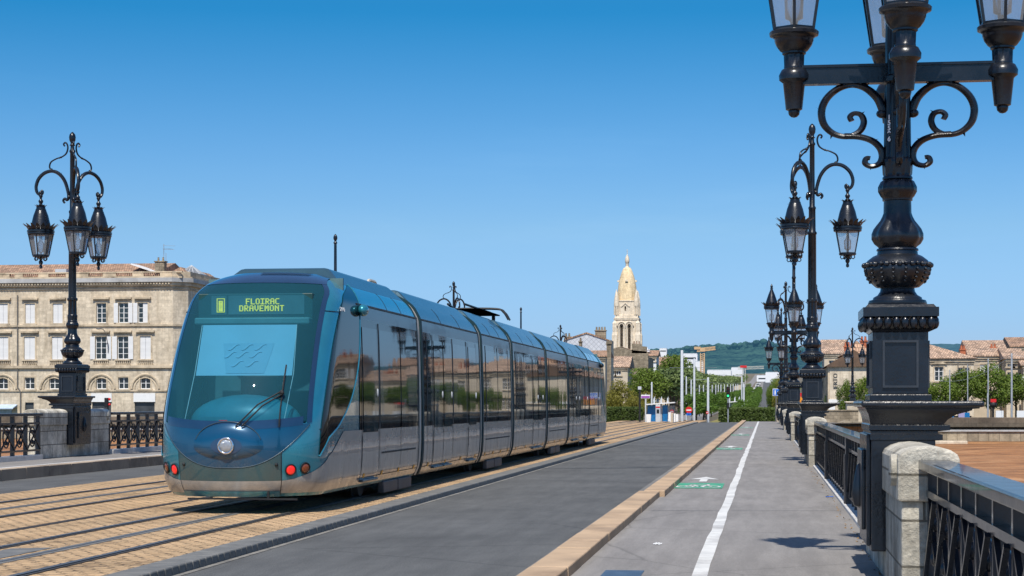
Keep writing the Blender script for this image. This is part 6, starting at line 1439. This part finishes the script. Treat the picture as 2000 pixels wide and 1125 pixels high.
# things behind the right quay wall
r=empty('traffic_light',(sx(1940,152),152,-.1),'black traffic light with red top behind the right quay wall','traffic light'); h=sz(1940,788,152)+.1; m=MB(); m.tube([(0,0,0),(0,0,h-.2)],.07,6); m.build('post',M['black'],r); m=MB(); m.ball((0,0,h-.1),(.30,.2,.25),10,6); m.build('hood',M['black'],r); m=MB(); m.box(-.22,.22,-.12,.12,h+.1,h+.36); m.build('red_panel',M['redsign'],r)
for u0,u1,v0,v1,mt,l in ((1852,1863,808,814,'bluep','teal hoarding behind the quay wall below the trees'),(1872,1884,806,814,'lavender','purple hoarding behind the quay wall'),(1884,1894,806,814,'bluep','blue hoarding next to the purple one behind the quay wall'),(1945,1960,802,818,'whiteb','white van side panel glimpsed right of the red light'),(1986,2010,802,819,'whiteb','white site cabin at the right edge behind the quay wall')):
    Y=156; r=empty('hoarding',(sx((u0+u1)/2,Y),Y,-.2),l,'hoarding','panels behind the right quay wall'); w=(sx(u1,Y)-sx(u0,Y))/2; m=MB(); m.box(-w,w,0,.06,.2,sz(u0,v0,Y)+.2); m.build('panel',M[mt],r); m=MB(); m.box(-w,-w+.06,.06,.12,0,sz(u0,v0,Y)+.2); m.box(w-.06,w,.06,.12,0,sz(u0,v0,Y)+.2); m.build('post',M['galv'],r)
# left traffic light beyond the left lamp
r=empty('traffic_light',(sx(211,150),150,-.2),'dark traffic light with red hoods behind the left lamp pier','traffic light'); h=sz(211,777,150)+.2; m=MB(); m.tube([(0,0,0),(0,0,h)],.06,6); m.build('post',M['black'],r); m=MB(); m.box(-.28,.02,-.15,.15,h-.8,h); hd=m.build('head',M['black'],r,bevel=.03)
for k in (0,1): m=MB(); m.ball((.16,-.08,h-.12-.45*k),(.12,.1,.12),10,6); m.build('lamp_hood',M['redsign'],hd,smooth=180)
# cranes
def lattice(mb,p,q,w,n,r=.12):
    p=Vector(p);q=Vector(q); t=(q-p); up=Vector((0,0,1)) if abs(t.normalized().z)<.8 else Vector((0,1,0)); a=t.cross(up).normalized()*w/2; b=a.cross(t).normalized()*w/2
    cs=[a+b,a-b,-a-b,-a+b]
    for c in cs: mb.bar(p+c,q+c,r,r)
    for i in range(n):
        for k in range(4): mb.bar(p+t*i/n+cs[k],p+t*(i+1)/n+cs[(k+1)%4],r*.7,r*.7)
Y=700; r=empty('tower_crane',(sx(1372,Y),Y,0),'ochre tower crane rising over the white blocks','crane'); q=lambda u,v:Vector((sx(u,Y)-r.location.x,0,sz(u,v,Y)))
m=MB(); lattice(m,q(1372,750),q(1372,690),1.5,16,.32); m.build('mast',M['crane'],r); m=MB(); lattice(m,q(1361,684),q(1397,680),1.1,14,.30); m.build('jib',M['crane'],r); m=MB(); m.box(q(1361,0).x-1,q(1361,0).x+1.4,-.8,.8,q(0,688).z,q(0,683).z); m.build('counterweight',M['crane'],r); m=MB(); m.box(-.9,1.0,-.9,.9,q(0,692).z,q(0,686).z); m.build('cab',M['crane'],r)
Y=860; r=empty('tower_crane',(sx(1452,Y),Y,0),'pale grey crane with red cab and long thin jib','crane'); q=lambda u,v:Vector((sx(u,Y)-r.location.x,0,sz(u,v,Y)))
m=MB(); lattice(m,q(1453,752),q(1453,719),1.4,10,.2); m.build('mast',M['cranew'],r); m=MB(); lattice(m,q(1441,719),q(1492,717.5),1.2,22,.16); m.build('jib',M['cranew'],r); m=MB(); m.box(-1.5,1.5,-1,1,q(0,722).z,q(0,718).z); m.build('cab',M['redsign'],r)
# cars on the avenue
def make_car(mat):
    m=MB(); P_=[(-2.1,.35),(-2.15,.75),(-1.95,.9),(-1.1,.98),(-.5,1.42),(.9,1.46),(1.7,1.0),(2.1,.92),(2.15,.4)]
    m.prism([(-.85,y,z) for y,z in P_],(1.7,0,0)); 
    r=empty('parked_car',(0,0,0)); m.build('body',mat,r,bevel=.06)
    m=MB(); m.poly((-.72,-1.08,1.02),(.72,-1.08,1.02),(.66,-.52,1.40),(-.66,-.52,1.40)); m.poly((.72,1.62,1.06),(-.72,1.62,1.06),(-.66,.95,1.43),(.66,.95,1.43))
    for s in (-1,1): m.poly((s*.856,-.95,1.0),(s*.856,1.5,1.02),(s*.856,.85,1.40),(s*.856,-.45,1.38))
    m.build('window',M['glassw'],r)
    for s in (-1,1):
        for y in (-1.3,1.35): m=MB(); m.lathe([(.32,0),(.32,.2)],16); m.v=[(s*.70+p[2]*s,y+p[0],.32+p[1]) for p in m.v]; m.build('wheel',M['rubber'],r)
    m=MB(); m.box(-.8,-.5,-2.17,-2.12,.62,.74); m.build('headlight',M['clear'],r); m=MB(); m.box(.5,.8,-2.17,-2.12,.62,.74); m.build('headlight',M['clear'],r); return r
c0=make_car(M['black']); c0.location=(1.2,310,gz(310)+.04); tag(c0,'dark car driving on the avenue road beyond the hedge','car','cars on the avenue')
cw_=make_car(M['white']); cw_.location=(2.9,205,gz(205)+.04); tag(cw_,'white car at the right kerb of the avenue near the hedge','car','cars on the avenue')
for i in range(16):
    o=dup(cw_ if i%3 else c0); Y=420+38*i; o.location=(-3.5+rnd.uniform(-.3,.3),Y,gz(Y)+.04); o['label']='tiny %s car in the queue climbing the avenue'%('pale' if i%3 else 'dark')
# litter
m=MB(); rr3=random.Random(3)
for i in range(5): 
    x,y=rr3.uniform(-.04,.05),rr3.uniform(-.04,.04); m.poly((x,y,.002),(x+.03,y+.02,.012),(x+.035,y+.05,.02),(x-.01,y+.04,.006))
tag(m.build('paper_scrap',M['white'],loc=(-1.08,18.6,.127)),'small white paper scrap lying on the cycle path','litter')
m=MB(); m.poly((-.06,-.05,0),(.07,-.03,.004),(.06,.06,.01),(-.05,.04,.004)); tag(m.build('wrapper',M['bluesign'],loc=(.96,28.4,.131)),'blue wrapper lying at the foot of the railing','litter')
# weeds and dry leaves by the railing base
m=MB()
for i in range(260):
    y=14+rr3.random()**1.5*70; x=XR-.02-abs(rr3.gauss(0,.05)); s=rr3.uniform(.012,.035); a=rr3.uniform(0,6.28); m.poly((x,y,.128),(x+s*math.cos(a),y+s*math.sin(a),.128+rr3.uniform(0,.02)),(x+s*math.cos(a+.9),y+s*math.sin(a+.9),.128+rr3.uniform(0,.02)))
tag(m.build('dry_leaves',pm('dry leaves',(.25,.15,.06),.9,0,.4,30)),kind='stuff')

# ================================================================== SKY, SUN, CAMERA
SUN_EL=R(56); SUN_AZ=R(181.5)      # clockwise from +y: almost straight behind the camera, high
w=bpy.data.worlds.new('World'); SC.world=w; w.use_nodes=True; nt=w.node_tree; bg=nt.nodes['Background']
sky=nt.nodes.new('ShaderNodeTexSky'); sky.sky_type='NISHITA'; sky.sun_disc=False; sky.sun_elevation=SUN_EL; sky.sun_rotation=SUN_AZ; sky.altitude=20; sky.air_density=1.0; sky.dust_density=.6; sky.ozone_density=2.0
tc=nt.nodes.new('ShaderNodeTexCoord'); sp=nt.nodes.new('ShaderNodeSeparateXYZ'); nt.links.new(tc.outputs['Generated'],sp.inputs[0])
r=ramp(nt,SKYRAMP); nt.links.new(sp.outputs[2],r.inputs['Fac'])
g_=nt.nodes.new('ShaderNodeVectorMath'); g_.operation='SCALE'; g_.inputs['Scale'].default_value=1.5; cl=noise(nt,2.2,6,.62,coords(nt,(1,1,7),'Generated')); rcl=ramp(nt,[(.35,(.975,.985,.99)),(.58,(1,1,1)),(.80,(1.16,1.07,1.03))]); nt.links.new(cl.outputs['Fac'],rcl.inputs['Fac'])
nt.links.new(mixc(nt,mixc(nt,sky.outputs[0],r.outputs['Color'],1,'MULTIPLY'),rcl.outputs['Color'],1,'MULTIPLY'),g_.inputs[0]); nt.links.new(g_.outputs[0],bg.inputs['Color']); bg.inputs['Strength'].default_value=.12
sl_=bpy.data.lights.new('Sun','SUN'); sl_.energy=5.0; sl_.angle=R(.53); sl_.color=(1,.94,.84); so=bpy.data.objects.new('Sun',sl_); COL.objects.link(so)
sd=Vector((math.sin(SUN_AZ)*math.cos(SUN_EL),math.cos(SUN_AZ)*math.cos(SUN_EL),math.sin(SUN_EL))); so.rotation_euler=sd.to_track_quat('Z','Y').to_euler(); so.location=(0,-20,60)
cam=bpy.data.cameras.new('Camera'); co=bpy.data.objects.new('Camera',cam); COL.objects.link(co); co.location=(0,0,EYE); co.rotation_euler=(PI/2,0,TH); cam.sensor_width=36; cam.lens=36*F/2000; cam.shift_y=(788-562.5)/2000; cam.clip_end=8000; cam.clip_start=.1; SC.camera=co
SC.view_settings.view_transform='Standard'; SC.view_settings.look='None'; SC.view_settings.exposure=0; SC.view_settings.gamma=1
SC.cycles.max_bounces=8; SC.cycles.transparent_max_bounces=24; SC.cycles.sample_clamp_indirect=6; SC.cycles.caustics_reflective=False; SC.cycles.caustics_refractive=False
